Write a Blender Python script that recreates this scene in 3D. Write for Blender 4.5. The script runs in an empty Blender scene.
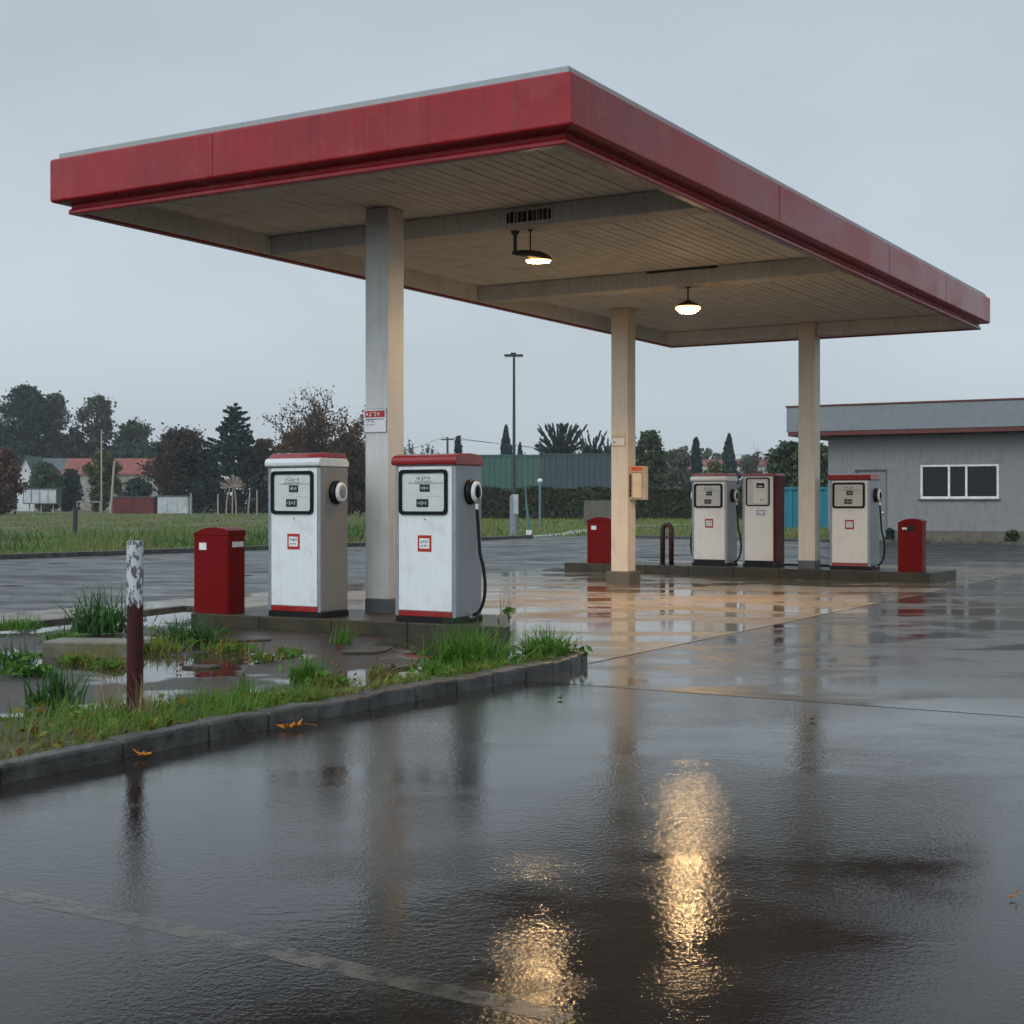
import bpy, math, random
import numpy as np
from mathutils import Vector, Matrix
random.seed(7); rng = np.random.default_rng(11)
R = math.radians
S = bpy.context.scene
COL = S.collection
F, CX, HY, CH = 1448.0, 512.0, 502.0, 1.5        # focal (px), principal x, horizon y, eye height of the photo
YAW = R(30.5)
U = Vector((math.cos(YAW), -math.sin(YAW), 0)); V = Vector((math.sin(YAW), math.cos(YAW), 0))

def gp(px, py, z=0.0):                            # a ground point read off the photo, in metres
    Y = F * (CH - z) / (py - HY)
    return Vector(((px - CX) / F * Y, Y, z))
def xat(px, Y): return (px - CX) / F * Y
def zat(py, Y): return CH + (HY - py) / F * Y

# ------------------------------------------------------------------ materials
class NT:
    def __init__(s, name):
        s.m = bpy.data.materials.new(name); s.m.use_nodes = True
        s.t = s.m.node_tree; s.n = s.t.nodes; s.l = s.t.links
        s.b = s.n['Principled BSDF']; s.out = s.n['Material Output']
        s._pos = None
    def new(s, kind, **kw):
        n = s.n.new(kind)
        for k, v in kw.items(): setattr(n, k, v)
        return n
    def pos(s, scale=(1, 1, 1), rot=0.0, coord='Object'):
        tc = s.new('ShaderNodeTexCoord'); mp = s.new('ShaderNodeMapping')
        mp.inputs['Scale'].default_value = scale; mp.inputs['Rotation'].default_value = (0, 0, rot)
        s.l.new(tc.outputs[coord], mp.inputs[0]); return mp.outputs[0]
    def noise(s, scale, detail=3, rough=.55, vec=None, dist=0.0):
        n = s.new('ShaderNodeTexNoise'); n.inputs['Scale'].default_value = scale
        n.inputs['Detail'].default_value = detail; n.inputs['Roughness'].default_value = rough
        n.inputs['Distortion'].default_value = dist
        s.l.new(vec if vec is not None else s.pos(), n.inputs['Vector']); return n.outputs[0]
    def ramp(s, fac, a, b, ca=(0, 0, 0, 1), cb=(1, 1, 1, 1)):
        r = s.new('ShaderNodeValToRGB'); e = r.color_ramp.elements
        e[0].position = a; e[1].position = b
        e[0].color = ca if len(ca) == 4 else (*ca, 1); e[1].color = cb if len(cb) == 4 else (*cb, 1)
        s.l.new(fac, r.inputs[0]); return r.outputs[0]
    def put(s, v, sock):
        if hasattr(v, 'is_output') or hasattr(v, 'links'): s.l.new(v, sock)
        elif isinstance(v, (tuple, list)): sock.default_value = (*v, 1) if len(v) == 3 and len(sock.default_value) == 4 else v
        else: sock.default_value = v
    def mix(s, fac, a, b):
        m = s.new('ShaderNodeMix', data_type='RGBA'); s.put(fac, m.inputs[0]); s.put(a, m.inputs[6]); s.put(b, m.inputs[7])
        return m.outputs[2]
    def math(s, op, a, b=0.0, clamp=False):
        m = s.new('ShaderNodeMath', operation=op, use_clamp=clamp); s.put(a, m.inputs[0]); s.put(b, m.inputs[1]); return m.outputs[0]
    def bump(s, h, strength=.3, dist=.01, normal=None):
        b = s.new('ShaderNodeBump'); s.put(strength, b.inputs['Strength']); b.inputs['Distance'].default_value = dist
        s.l.new(h, b.inputs['Height'])
        if normal is not None: s.l.new(normal, b.inputs['Normal'])
        return b.outputs[0]
    def set(s, **kw):
        for k, v in kw.items():
            s.put(v, s.b.inputs[k.replace('_', ' ')])
        return s.m

def plain(name, col, rough=.5, metal=0.0, var=.12, scale=6, spec=.35):
    t = NT(name); n = t.noise(scale, 4)
    dark = tuple(c * (1 - var * 1.6) for c in col); lite = tuple(min(1, c * (1 + var)) for c in col)
    c = t.mix(t.ramp(n, .3, .7), dark, lite)
    return t.set(Base_Color=c, Roughness=t.math('ADD', t.math('MULTIPLY', n, .2), rough - .1), Metallic=metal, Specular_IOR_Level=spec)

def painted(name, col, dirt=(.16, .14, .11), rough=.35, streak=.35, spots=.2, coat=0.0, chips=None, spec=.35):
    """weathered paint: rain streaks running down, scuffs, small chips"""
    t = NT(name)
    st = t.noise(1.0, 4, .6, t.pos((26, 26, 1.1)))
    blot = t.noise(3.2, 5, .62)
    c = t.mix(t.math('MULTIPLY', t.ramp(st, .46, .74), streak), col, dirt)
    c = t.mix(t.math('MULTIPLY', t.ramp(blot, .5, .72), spots), c, dirt)
    if chips:
        ch = t.noise(22, 3, .7, t.pos((1, 1, .6)))
        c = t.mix(t.ramp(ch, .68, .70), c, chips)
    r = t.math('ADD', t.math('MULTIPLY', blot, .3), rough - .12)
    nb = t.bump(t.noise(45, 3), .06, .004)
    t.set(Base_Color=c, Roughness=r, Normal=nb, Specular_IOR_Level=spec)
    if coat: t.set(Coat_Weight=coat, Coat_Roughness=.08)
    return t.m

M = {}
M['red_fascia'] = None
def fascia_mat():
    t = NT('red_fascia')
    st = t.noise(1.0, 6, .68, t.pos((7, 7, .35)))
    run = t.noise(1.0, 3, .6, t.pos((34, 34, .25)))
    fine = t.noise(1.0, 3, .7, t.pos((60, 60, 1.6)))
    blot = t.noise(.55, 5, .6, t.pos((1, 1, 1.8)))
    c = t.mix(t.ramp(blot, .40, .62), (.225, .0015, .004), (.29, .004, .008))
    c = t.mix(t.math('MULTIPLY', t.ramp(st, .48, .75), .22), c, (.36, .06, .06))
    c = t.mix(t.math('MULTIPLY', t.ramp(fine, .60, .80), .26), c, (.44, .20, .19))
    c = t.mix(t.math('MULTIPLY', t.ramp(run, .54, .70), .7), c, (.10, .006, .008)); c = t.mix(t.math('MULTIPLY', t.ramp(t.noise(1.0, 5, .7, t.pos((2.2, 2.2, 3))), .52, .66), .13), c, (.42, .10, .10))
    ch = t.noise(7, 4, .75); c = t.mix(t.ramp(ch, .725, .745), c, (.05, .02, .02))
    r = t.math('ADD', t.math('MULTIPLY', t.ramp(blot, .40, .60), .16), .12)
    r = t.math('ADD', r, t.math('MULTIPLY', st, .14))
    return t.set(Base_Color=c, Roughness=r, Normal=t.bump(t.noise(14, 4), .10, .006), Specular_IOR_Level=.32)
M['fascia'] = fascia_mat()
M['flash'] = painted('zinc_flashing', (.30, .335, .335), (.22, .24, .24), .45, .4, .3)
M['ceil'] = painted('ceiling_boards', (.68, .71, .74), (.36, .35, .335), .65, .0, .5)
M['beam'] = painted('beam_paint', (.62, .63, .63), (.28, .265, .245), .6, .35, .35)
M['col_white'] = painted('column_paint', (.58, .59, .57), (.30, .27, .22), .45, .28, .22, chips=None)
M['col_cream'] = painted('column_cream', (.68, .60, .49), (.34, .26, .18), .45, .25, .2)
M['plinth'] = painted('plinth_grey', (.10, .105, .11), (.05, .05, .05), .5, .2, .4)
M['conc'] = None
def concrete(name, col, dark, moss=None, wet=.3):
    t = NT(name); n = t.noise(3.4, 8, .72); f = t.noise(40, 3, .6); st = t.noise(1.0, 4, .6, t.pos((8, 8, 1)))
    c = t.mix(t.ramp(n, .35, .68), dark, col)
    c = t.mix(t.math('MULTIPLY', t.ramp(st, .5, .7), .5), c, dark)
    c = t.mix(t.math('MULTIPLY', t.ramp(f, .4, .7), .35), c, tuple(x * .6 for x in col))
    if moss: c = t.mix(t.math('MULTIPLY', t.ramp(t.noise(1.3, 5, .7), .50, .62), .8), c, moss)
    return t.set(Base_Color=c, Roughness=t.math('ADD', t.math('MULTIPLY', n, .4), wet - .1), Normal=t.bump(t.math('ADD', f, n), .6, .008), Specular_IOR_Level=.28)
M['kerb'] = concrete('kerb_concrete', (.13, .125, .115), (.016, .0145, .013), None, .26)
M['island'] = concrete('island_concrete', (.058, .050, .034), (.020, .016, .010), (.06, .045, .015), .3)
M['block'] = concrete('block_concrete', (.21, .205, .17), (.085, .07, .04), (.10, .09, .022), .22)
M['panelconc'] = concrete('panel_concrete', (.16, .145, .12), (.09, .08, .065), None, .5)
M['pump_white'] = painted('pump_white', (.70, .735, .735), (.38, .37, .33), .32, .16, .34, .3, chips=(.30, .30, .28))
M['pump_cream'] = painted('pump_cream', (.76, .72, .66), (.46, .40, .30), .32, .12, .25, .3)
M['pump_steel'] = painted('pump_steel', (.27, .285, .30), (.16, .15, .14), .34, .2, .25, .2)
M['pump_tan'] = painted('pump_side_tan', (.25, .225, .20), (.2, .18, .15), .36, .2, .25, .2)
M['pump_red'] = painted('pump_red', (.27, .012, .012), (.16, .03, .025), .22, .2, .2, .5)
M['dark_red'] = painted('dark_red_paint', (.085, .004, .004), (.04, .008, .008), .4, .25, .25, 0, spec=.12)
M['bin_red'] = painted('bin_red', (.155, .0012, .002), (.07, .004, .004), .34, .22, .22, 0, spec=.10)
M['strip'] = plain('corner_strip', (.26, .285, .30), .4, .5)
M['black'] = plain('black_rubber', (.008, .009, .010), .42, spec=.2)
M['frame'] = plain('display_frame_black', (.006, .009, .010), .4, spec=.1)
M['disp'] = plain('display_face', (.62, .64, .63), .35, 0, .06)
M['disp_cream'] = plain('display_face_cream', (.60, .57, .51), .35, 0, .08)
M['readout'] = plain('readout_dark', (.02, .023, .024), .4, spec=.1)
M['digit'] = plain('digit_grey', (.42, .44, .42), .4)
M['ink'] = plain('grey_ink', (.12, .13, .14), .5)
M['ink_blue'] = plain('blue_ink', (.08, .13, .32), .5)
M['ink_white'] = plain('white_ink', (.75, .70, .66), .5)
M['label_white'] = plain('label_white', (.74, .75, .75), .4, 0, .08)
M['badge_red'] = plain('badge_red', (.40, .022, .016), .4)
M['badge_blue'] = plain('badge_blue', (.10, .14, .28), .4)
M['chrome'] = plain('nozzle_chrome', (.62, .63, .62), .22, .85)
M['nozzle_white'] = plain('nozzle_white', (.72, .73, .71), .3)
M['lamp_metal'] = plain('lamp_metal', (.035, .034, .032), .4, .5)
M['steel_dark'] = plain('pole_dark', (.045, .05, .055), .4, .3)
M['steel_grey'] = plain('pole_grey', (.22, .24, .26), .45, .2)
M['teal'] = plain('teal_paint', (.07, .17, .17), .5)
M['bluepole'] = plain('blue_grey_paint', (.12, .19, .23), .5)
M['wood_pale'] = plain('pale_wood', (.36, .32, .26), .7)
M['brown_paint'] = painted('brown_paint', (.045, .014, .012), (.02, .01, .01), .35, .3, .3)
M['cream_box'] = plain('cream_enamel', (.66, .54, .38), .4)
M['orange_strip'] = plain('orange_red_strip', (.60, .10, .02), .4)
def glass_mat():
    t = NT('window_glass'); return t.set(Base_Color=(.012, .014, .016), Roughness=t.math('ADD', t.math('MULTIPLY', t.noise(3), .1), .03), Specular_IOR_Level=.15)
M['glass'] = glass_mat()
def pane_mat():
    t = NT('clear_pane'); tr = t.new('ShaderNodeBsdfTransparent'); gl = t.new('ShaderNodeBsdfGlossy'); gl.inputs['Roughness'].default_value = .06
    fr = t.new('ShaderNodeFresnel'); fr.inputs[0].default_value = 1.14; mx = t.new('ShaderNodeMixShader')
    t.l.new(fr.outputs[0], mx.inputs[0]); t.l.new(tr.outputs[0], mx.inputs[1]); t.l.new(gl.outputs[0], mx.inputs[2]); t.l.new(mx.outputs[0], t.out.inputs[0])
    return t.m
M['pane'] = pane_mat()
def emit(name, col, st):
    t = NT(name); e = t.new('ShaderNodeEmission'); e.inputs[0].default_value = (*col, 1); e.inputs[1].default_value = st
    t.l.new(e.outputs[0], t.out.inputs[0]); return t.m
M['halo_ring'] = emit('lamp_halo_ring', (1, .46, .13), 7)  # added glowing ring, stands in for the lamps' warm halo and ceiling glow
M['lens'] = emit('lamp_lens_lit', (1, .66, .32), 190)
def post_mat():
    t = NT('bollard_paint'); 
    n = t.noise(14, 5, .7, t.pos((1, 1, .6))); 
    return t.mix
def foliage(name, a, b, trans=.25, brown=None, bamt=.0):
    t = NT(name); g = t.new('ShaderNodeNewGeometry'); n = t.noise(.45, 3)
    c = t.mix(g.outputs['Random Per Island'], a, b)
    if brown: c = t.mix(t.math('MULTIPLY', t.ramp(n, .45, .6), bamt), c, brown)
    t.set(Base_Color=c, Roughness=.55, Specular_IOR_Level=.3)
    tl = t.new('ShaderNodeBsdfTranslucent'); t.l.new(c, tl.inputs[0]); mx = t.new('ShaderNodeMixShader'); mx.inputs[0].default_value = trans
    t.l.new(t.b.outputs[0], mx.inputs[1]); t.l.new(tl.outputs[0], mx.inputs[2]); t.l.new(mx.outputs[0], t.out.inputs[0])
    return t.m
M['bark'] = plain('bark', (.075, .06, .05), .8, 0, .3)
M['fol_dark'] = foliage('foliage_dark', (.015, .036, .030), (.045, .078, .058))
M['fol_mid'] = foliage('foliage_mid', (.034, .062, .030), (.085, .115, .055))
M['fol_grey'] = foliage('foliage_greygreen', (.05, .065, .045), (.11, .115, .08))
M['fol_brown'] = foliage('foliage_brown', (.055, .036, .022), (.14, .088, .052), .2)
M['fol_rust'] = foliage('foliage_rust', (.065, .040, .024), (.14, .078, .045), .2)
M['fol_darkbrown'] = foliage('foliage_dark_brown', (.026, .020, .013), (.072, .052, .032), .2)
M['fol_spruce'] = foliage('foliage_spruce', (.008, .024, .022), (.026, .052, .045), .1)
M['fol_yellow'] = foliage('foliage_yellowgreen', (.06, .075, .02), (.14, .14, .045))
M['fol_hedge'] = foliage('foliage_hedge', (.014, .032, .012), (.048, .080, .030))
M['weed'] = foliage('weed_green', (.07, .14, .028), (.20, .30, .085), .35, (.27, .19, .09), .6)
M['tuft'] = foliage('tuft_green', (.035, .12, .012), (.14, .31, .04), .4)
M['tuft_dark'] = foliage('tuft_dark_green', (.018, .070, .014), (.065, .165, .038), .35)
M['grass'] = foliage('verge_grass', (.050, .15, .014), (.19, .31, .05), .4, (.28, .20, .07), .7)
M['moss'] = foliage('yellow_weed', (.11, .13, .018), (.26, .25, .05), .35)
M['straw'] = foliage('dry_straw', (.22, .15, .07), (.42, .32, .18), .3)
M['leaf'] = foliage('orange_leaf', (.42, .13, .015), (.62, .24, .03), .2)
M['deadleaf'] = foliage('brown_leaf', (.10, .035, .015), (.20, .08, .03), .2)
M['petal'] = plain('white_petal', (.72, .72, .76), .5)
M['branch_pale'] = plain('pale_branch', (.34, .27, .22), .8)

def asphalt_mat(name, base, lite, pud_a, pud_b, rip=.25, joints=None, rmin=.05, tint=None, rvar=.11, spec=.5, bmp=.30, rdamp=.16):
    """wet paving: dark aggregate, thin film of rain, shallow puddles; joints = (u list, v list) in station axes"""
    t = NT(name)
    p = t.pos()
    big = t.noise(.62, 5, .58, t.pos((.62, 1.25, 1), .12), .5)
    med = t.noise(1.7, 5, .6)
    fine = t.noise(75, 3, .65)
    vor = t.new('ShaderNodeTexVoronoi'); vor.inputs['Scale'].default_value = 95; t.l.new(p, vor.inputs['Vector'])
    pud = t.ramp(t.math('ADD', t.math('MULTIPLY', big, .75), t.math('MULTIPLY', med, .25)), pud_a, pud_b)
    c = t.mix(t.ramp(fine, .42, .70), base, lite); c = t.mix(t.math('MULTIPLY', t.ramp(t.noise(160, 2, .6), .60, .68), .8), c, tuple(x * 2.2 for x in lite))
    c = t.mix(t.math('MULTIPLY', t.ramp(med, .42, .66), .45), c, tuple(x * .55 for x in base))
    if tint: c = t.mix(t.math('MULTIPLY', t.ramp(t.noise(.5, 4), .4, .65), .6), c, tint)
    jm = None
    if joints:
        sp = t.new('ShaderNodeSeparateXYZ'); t.l.new(t.pos((1, 1, 1), YAW), sp.inputs[0])
        wob = t.math('MULTIPLY', t.math('SUBTRACT', t.noise(3.0, 3), .5), .05)
        for ax, lst in ((0, joints[0]), (1, joints[1])):
            for q in lst:
                d = t.math('ABSOLUTE', t.math('ADD', t.math('SUBTRACT', sp.outputs[ax], q), wob))
                k = t.math('SUBTRACT', 1.0, t.ramp(d, .012, .028))
                jm = k if jm is None else t.math('MAXIMUM', jm, k)
        c = t.mix(t.math('MULTIPLY', jm, .85), c, (.02, .017, .014))
    c = t.mix(t.math('MULTIPLY', pud, .35), c, tuple(x * .5 for x in base))
    r = t.math('ADD', t.math('MULTIPLY', t.ramp(med, .35, .7), rvar), rmin)
    inv = t.math('SUBTRACT', 1.0, pud)
    r = t.math('ADD', r, t.math('MULTIPLY', t.ramp(t.noise(.55, 4, .6, t.pos((.7, 1.6, 1), .2)), .46, .60), rdamp))
    r = t.math('ADD', t.math('MULTIPLY', r, inv), .02)
    h = t.math('ADD', t.math('ADD', t.math('MULTIPLY', vor.outputs[0], .20), t.math('MULTIPLY', fine, .30)), t.math('MULTIPLY', t.noise(38, 3, .64, t.pos((1, .8, 1), .15)), 1.9))
    b1 = t.bump(h, t.math('ADD', t.math('MULTIPLY', inv, bmp * .72), bmp * .28), .004)
    rp = t.noise(9, 3, .6, t.pos((1, 1.7, 1), .3), .6)
    b2 = t.bump(rp, t.math('MULTIPLY', t.ramp(t.noise(.35, 2, .5, t.pos((1, 1, 1), 1.1)), .42, .6), rip), .012, b1)
    if jm is not None: r = t.math('ADD', r, t.math('MULTIPLY', jm, .3))
    return t.set(Base_Color=c, Roughness=r, Normal=b2, IOR=1.36, Specular_IOR_Level=t.math('ADD', t.math('MULTIPLY', pud, .5 - spec), spec))
M['asphalt'] = asphalt_mat('wet_asphalt', (.013, .0118, .011), (.044, .040, .037), .44, .60, .08, None, .03, (.024, .019, .015), .035, .5, .25, .045)
M['road'] = asphalt_mat('wet_road', (.014, .013, .012), (.040, .037, .035), .52, .64, .03, None, .24, (.03, .028, .026), .16, .5, .16)
M['slab_grey'] = asphalt_mat('wet_grey_slab', (.042, .037, .032), (.088, .076, .065), .46, .56, .12, None, .10, (.075, .056, .040), .14, .42, .24)
M['slab'] = asphalt_mat('wet_concrete_slab', (.175, .145, .100), (.27, .225, .160), .475, .535, .05, None, .22, (.19, .14, .085), .16, .34, .20)
def earth_mat():
    t = NT('field_earth'); n = t.noise(.08, 5, .6); f = t.noise(1.6, 4, .65)
    c = t.mix(t.ramp(n, .42, .6), (.085, .105, .04), (.17, .12, .07)); c = t.mix(t.math('MULTIPLY', f, .5), c, (.06, .06, .028))
    return t.set(Base_Color=c, Roughness=.9)
M['earth'] = earth_mat()
def bed_mat():
    t = NT('bed_soil'); n = t.noise(1.1, 5, .6, None, .5); f = t.noise(30, 4, .65); big = t.noise(.55, 3, .5, t.pos((1, 1, 1), .7))
    pud = t.ramp(t.math('ADD', t.math('MULTIPLY', big, .8), t.math('MULTIPLY', n, .2)), .485, .515)
    c = t.mix(t.ramp(f, .35, .7), (.022, .018, .014), (.075, .062, .050)); c = t.mix(t.math('MULTIPLY', t.ramp(n, .5, .6), .6), c, (.07, .035, .02))
    inv = t.math('SUBTRACT', 1.0, pud)
    r = t.math('ADD', t.math('MULTIPLY', inv, .38), .02)
    return t.set(Base_Color=c, Roughness=r, Normal=t.bump(f, t.math('MULTIPLY', inv, .5), .008), IOR=1.36, Specular_IOR_Level=t.math('ADD', t.math('MULTIPLY', pud, .30), .2))
M['bed'] = bed_mat()
def line_mat():
    t = NT('worn_line_paint'); n = t.noise(9, 6, .75); b = t.noise(1.2, 3)
    keep = t.math('MULTIPLY', t.ramp(n, .40, .56), t.ramp(b, .30, .5))
    t.set(Base_Color=t.mix(t.noise(60, 2), (.17, .145, .115), (.27, .235, .19)), Roughness=.3)
    tr = t.new('ShaderNodeBsdfTransparent'); mx = t.new('ShaderNodeMixShader'); t.l.new(t.math('MULTIPLY', keep, .55), mx.inputs[0])
    t.l.new(tr.outputs[0], mx.inputs[1]); t.l.new(t.b.outputs[0], mx.inputs[2]); t.l.new(mx.outputs[0], t.out.inputs[0]); return t.m
M['line'] = line_mat()
M['path'] = plain('pale_path', (.36, .36, .35), .3, 0, .15, 2)
M['render'] = painted('grey_render', (.215, .218, .215), (.10, .10, .098), .6, .42, .35)
M['render_door'] = painted('grey_door', (.175, .19, .20), (.09, .095, .10), .5, .3, .25)
M['roof_grey'] = painted('grey_fascia', (.19, .215, .225), (.11, .125, .13), .5, .3, .4)
M['trim_red'] = plain('trim_red', (.11, .026, .020), .5)
M['frame_white'] = plain('window_white', (.70, .71, .71), .4)
M['green_sheet'] = painted('green_sheet', (.055, .13, .105), (.04, .07, .07), .5, .5, .35)
M['slate_sheet'] = painted('slate_sheet', (.055, .082, .092), (.035, .05, .058), .5, .5, .35)
M['blue_sheet'] = painted('blue_sheet', (.02, .19, .26), (.03, .10, .13), .45, .3, .25)
M['roof_tile'] = plain('roof_tile_red', (.25, .085, .065), .7, 0, .2, 1.5)
M['roof_slate'] = plain('roof_slate', (.10, .12, .12), .6, 0, .2, 1.5)
M['roof_green'] = plain('roof_green', (.05, .09, .075), .6, 0, .2, 1.5)
M['house_wall'] = plain('house_wall', (.30, .28, .25), .8, 0, .25, .8)
M['house_white'] = plain('house_white', (.58, .60, .60), .7, 0, .1, .8)
M['shed_red'] = plain('shed_red', (.13, .022, .024), .6, 0, .2, 1)
M['shed_white'] = plain('shed_white', (.45, .49, .50), .5, 0, .15, 1)

# ------------------------------------------------------------------ mesh helpers
class MB:
    def __init__(s): s.v = []; s.f = []
    def add(s, vs, fs):
        o = len(s.v); s.v += [tuple(v) for v in vs]; s.f += [tuple(i + o for i in f) for f in fs]; return s
    def box(s, c, d, rz=0.0, rx=0.0, ry=0.0):
        m = Matrix.Translation(c) @ Matrix.Rotation(rz, 4, 'Z') @ Matrix.Rotation(ry, 4, 'Y') @ Matrix.Rotation(rx, 4, 'X')
        vs = [m @ Vector((x * d[0] / 2, y * d[1] / 2, z * d[2] / 2)) for x in (-1, 1) for y in (-1, 1) for z in (-1, 1)]
        return s.add(vs, [(0, 1, 3, 2), (4, 6, 7, 5), (0, 4, 5, 1), (2, 3, 7, 6), (0, 2, 6, 4), (1, 5, 7, 3)])
    def span(s, a, b):
        a, b = Vector(a), Vector(b); return s.box((a + b) / 2, b - a)
    def tube(s, pts, rad, n=10, cap=True):
        pts = [Vector(p) for p in pts]; rad = rad if hasattr(rad, '__len__') else [rad] * len(pts)
        o = len(s.v); k = len(pts); ref = None
        for i, p in enumerate(pts):
            d = (pts[min(i + 1, k - 1)] - pts[max(i - 1, 0)]).normalized()
            if ref is None: ref = Vector((1, 0, 0)) if abs(d.x) < .9 else Vector((0, 1, 0))
            a = (ref - d * ref.dot(d)).normalized(); b = d.cross(a); ref = a
            for j in range(n):
                w = 2 * math.pi * j / n; s.v.append(tuple(p + (a * math.cos(w) + b * math.sin(w)) * rad[i]))
        for i in range(k - 1):
            for j in range(n):
                s.f.append((o + i * n + j, o + i * n + (j + 1) % n, o + (i + 1) * n + (j + 1) % n, o + (i + 1) * n + j))
        if cap: s.f.append(tuple(o + j for j in range(n))[::-1]); s.f.append(tuple(o + (k - 1) * n + j for j in range(n)))
        return s
    def prism(s, poly, z0, z1):
        n = len(poly); o = [(x, y, z0) for x, y in poly] + [(x, y, z1) for x, y in poly]
        return s.add(o, [tuple(range(n))[::-1], tuple(range(n, 2 * n))] + [(i, (i + 1) % n, n + (i + 1) % n, n + i) for i in range(n)])
    def extr(s, prof, a, b, axis='x'):
        """profile in the plane square to the axis, swept from a to b"""
        def P(t, q): return (t, q[0], q[1]) if axis == 'x' else (q[0], t, q[1])
        n = len(prof); o = [P(a, q) for q in prof] + [P(b, q) for q in prof]
        return s.add(o, [tuple(range(n)), tuple(range(n, 2 * n))[::-1]] + [(i, n + i, n + (i + 1) % n, (i + 1) % n) for i in range(n)])
    def lathe(s, prof, n=24, M4=None):
        o = len(s.v); M4 = M4 or Matrix()
        for r, z in prof:
            for j in range(n):
                w = 2 * math.pi * j / n; s.v.append(tuple(M4 @ Vector((r * math.cos(w), r * math.sin(w), z))))
        for i in range(len(prof) - 1):
            for j in range(n): s.f.append((o + i * n + j, o + i * n + (j + 1) % n, o + (i + 1) * n + (j + 1) % n, o + (i + 1) * n + j))
        s.f.append(tuple(o + j for j in range(n))[::-1]); s.f.append(tuple(o + (len(prof) - 1) * n + j for j in range(n)))
        return s
    def build(s, name, mat, parent=None, bevel=0.0, seg=2, smooth=False, loc=None, rz=0.0):
        me = bpy.data.meshes.new(name); me.from_pydata(s.v, [], s.f); me.validate()
        import bmesh
        bm = bmesh.new(); bm.from_mesh(me); bmesh.ops.recalc_face_normals(bm, faces=bm.faces); bm.to_mesh(me); bm.free()
        me.materials.append(M[mat] if isinstance(mat, str) else mat)
        ob = bpy.data.objects.new(name, me); COL.objects.link(ob)
        if parent is not None: ob.parent = parent
        if loc is not None: ob.location = loc
        ob.rotation_euler[2] = rz
        if smooth:
            for p in me.polygons: p.use_smooth = True
        if bevel:
            b = ob.modifiers.new('bevel', 'BEVEL'); b.width = bevel; b.segments = seg; b.limit_method = 'ANGLE'; b.angle_limit = R(35)
            b.harden_normals = False
        return ob

def rawmesh(name, verts, faces, mat, parent=None, smooth=False):
    """fast: (N,3) verts, (M,k) faces"""
    me = bpy.data.meshes.new(name); verts = np.asarray(verts, np.float32); faces = np.asarray(faces, np.int32)
    k = faces.shape[1]
    me.vertices.add(len(verts)); me.vertices.foreach_set('co', verts.ravel())
    me.loops.add(faces.size); me.loops.foreach_set('vertex_index', faces.ravel())
    me.polygons.add(len(faces)); me.polygons.foreach_set('loop_start', np.arange(0, faces.size, k, dtype=np.int32))
    me.polygons.foreach_set('loop_total', np.full(len(faces), k, np.int32))
    me.update(calc_edges=True); me.materials.append(M[mat] if isinstance(mat, str) else mat)
    ob = bpy.data.objects.new(name, me); COL.objects.link(ob)
    if parent is not None: ob.parent = parent
    return ob

def tag(o, label=None, cat=None, group=None, kind=None):
    if label: o['label'] = label
    if cat: o['category'] = cat
    if group: o['group'] = group
    if kind: o['kind'] = kind
    return o
def empty(name, loc, rz, label, cat, group=None):
    o = bpy.data.objects.new(name, None); COL.objects.link(o); o.location = loc; o.rotation_euler[2] = rz; o.empty_display_size = .2
    return tag(o, label, cat, group)
def struct(o): return tag(o, kind='structure')

def sheet(name, pts, z, mat, skirt=0.0):
    if skirt: return struct(MB().prism([(x, y) for x, y in pts], z - skirt, z).build(name, mat))
    mb = MB(); mb.add([(x, y, z) for x, y in pts], [tuple(range(len(pts)))]); return struct(mb.build(name, mat))

def rrect(w, h, r, n=5, cx=0, cy=0):
    out = []
    for sx, sy, a0 in ((1, 1, 0), (-1, 1, 90), (-1, -1, 180), (1, -1, 270)):
        for i in range(n + 1):
            a = R(a0 + 90 * i / n); out.append((cx + sx * (w / 2 - r) + r * math.cos(a), cy + sy * (h / 2 - r) + r * math.sin(a)))
    return out
def ring_xz(mb, outer, inner, y0, y1):
    """frame in the x-z plane between two outlines with the same count"""
    n = len(outer); vs = []
    for y in (y0, y1):
        vs += [(x, y, z) for x, z in outer]; vs += [(x, y, z) for x, z in inner]
    fs = []
    for i in range(n):
        j = (i + 1) % n
        fs += [(i, j, n + j, n + i), (2 * n + i, 3 * n + i, 3 * n + j, 2 * n + j), (i, 2 * n + i, 2 * n + j, j), (n + i, n + j, 3 * n + j, 3 * n + i)]
    return mb.add(vs, fs)

def squiggle(mb, x0, z0, w, h, y, n, th, seed):
    """a row of small letter-like pen strokes on an x-z face"""
    r = random.Random(seed); cw = w / n
    for i in range(n):
        x = x0 + cw * (i + .5)
        for k in range(r.choice((2, 3))):
            if r.random() < .5: mb.box((x + r.uniform(-.25, .25) * cw, y, z0 + h / 2), (th, .002, h * r.uniform(.6, 1)), 0, 0, r.uniform(-.5, .5))
            else: mb.box((x, y - .0007, z0 + h * r.choice((.08, .5, .92))), (cw * .62, .002, th), 0, 0, r.uniform(-.2, .2))

# ------------------------------------------------------------------ ground
far_kerb_l = [(-70, 16.5), (-30, 29.3), (-13.4, 38), (-9.6, 43), (-5.2, 49), (-1.2, 56.5), (.9, 60.5)]
far_kerb_r = [(5.0, 60.5), (7.1, 58.5), (10.9, 55), (17.5, 50), (40, 36)]
sheet('ground', [(-900, -60), (900, -60), (900, 1500), (-900, 1500)], -.012, 'earth')
sheet('asphalt', far_kerb_l + [(1.9, 62.5), (4.0, 62.5)] + far_kerb_r + [(70, 10), (70, -40), (-70, -40)], 0.0, 'asphalt')

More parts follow.
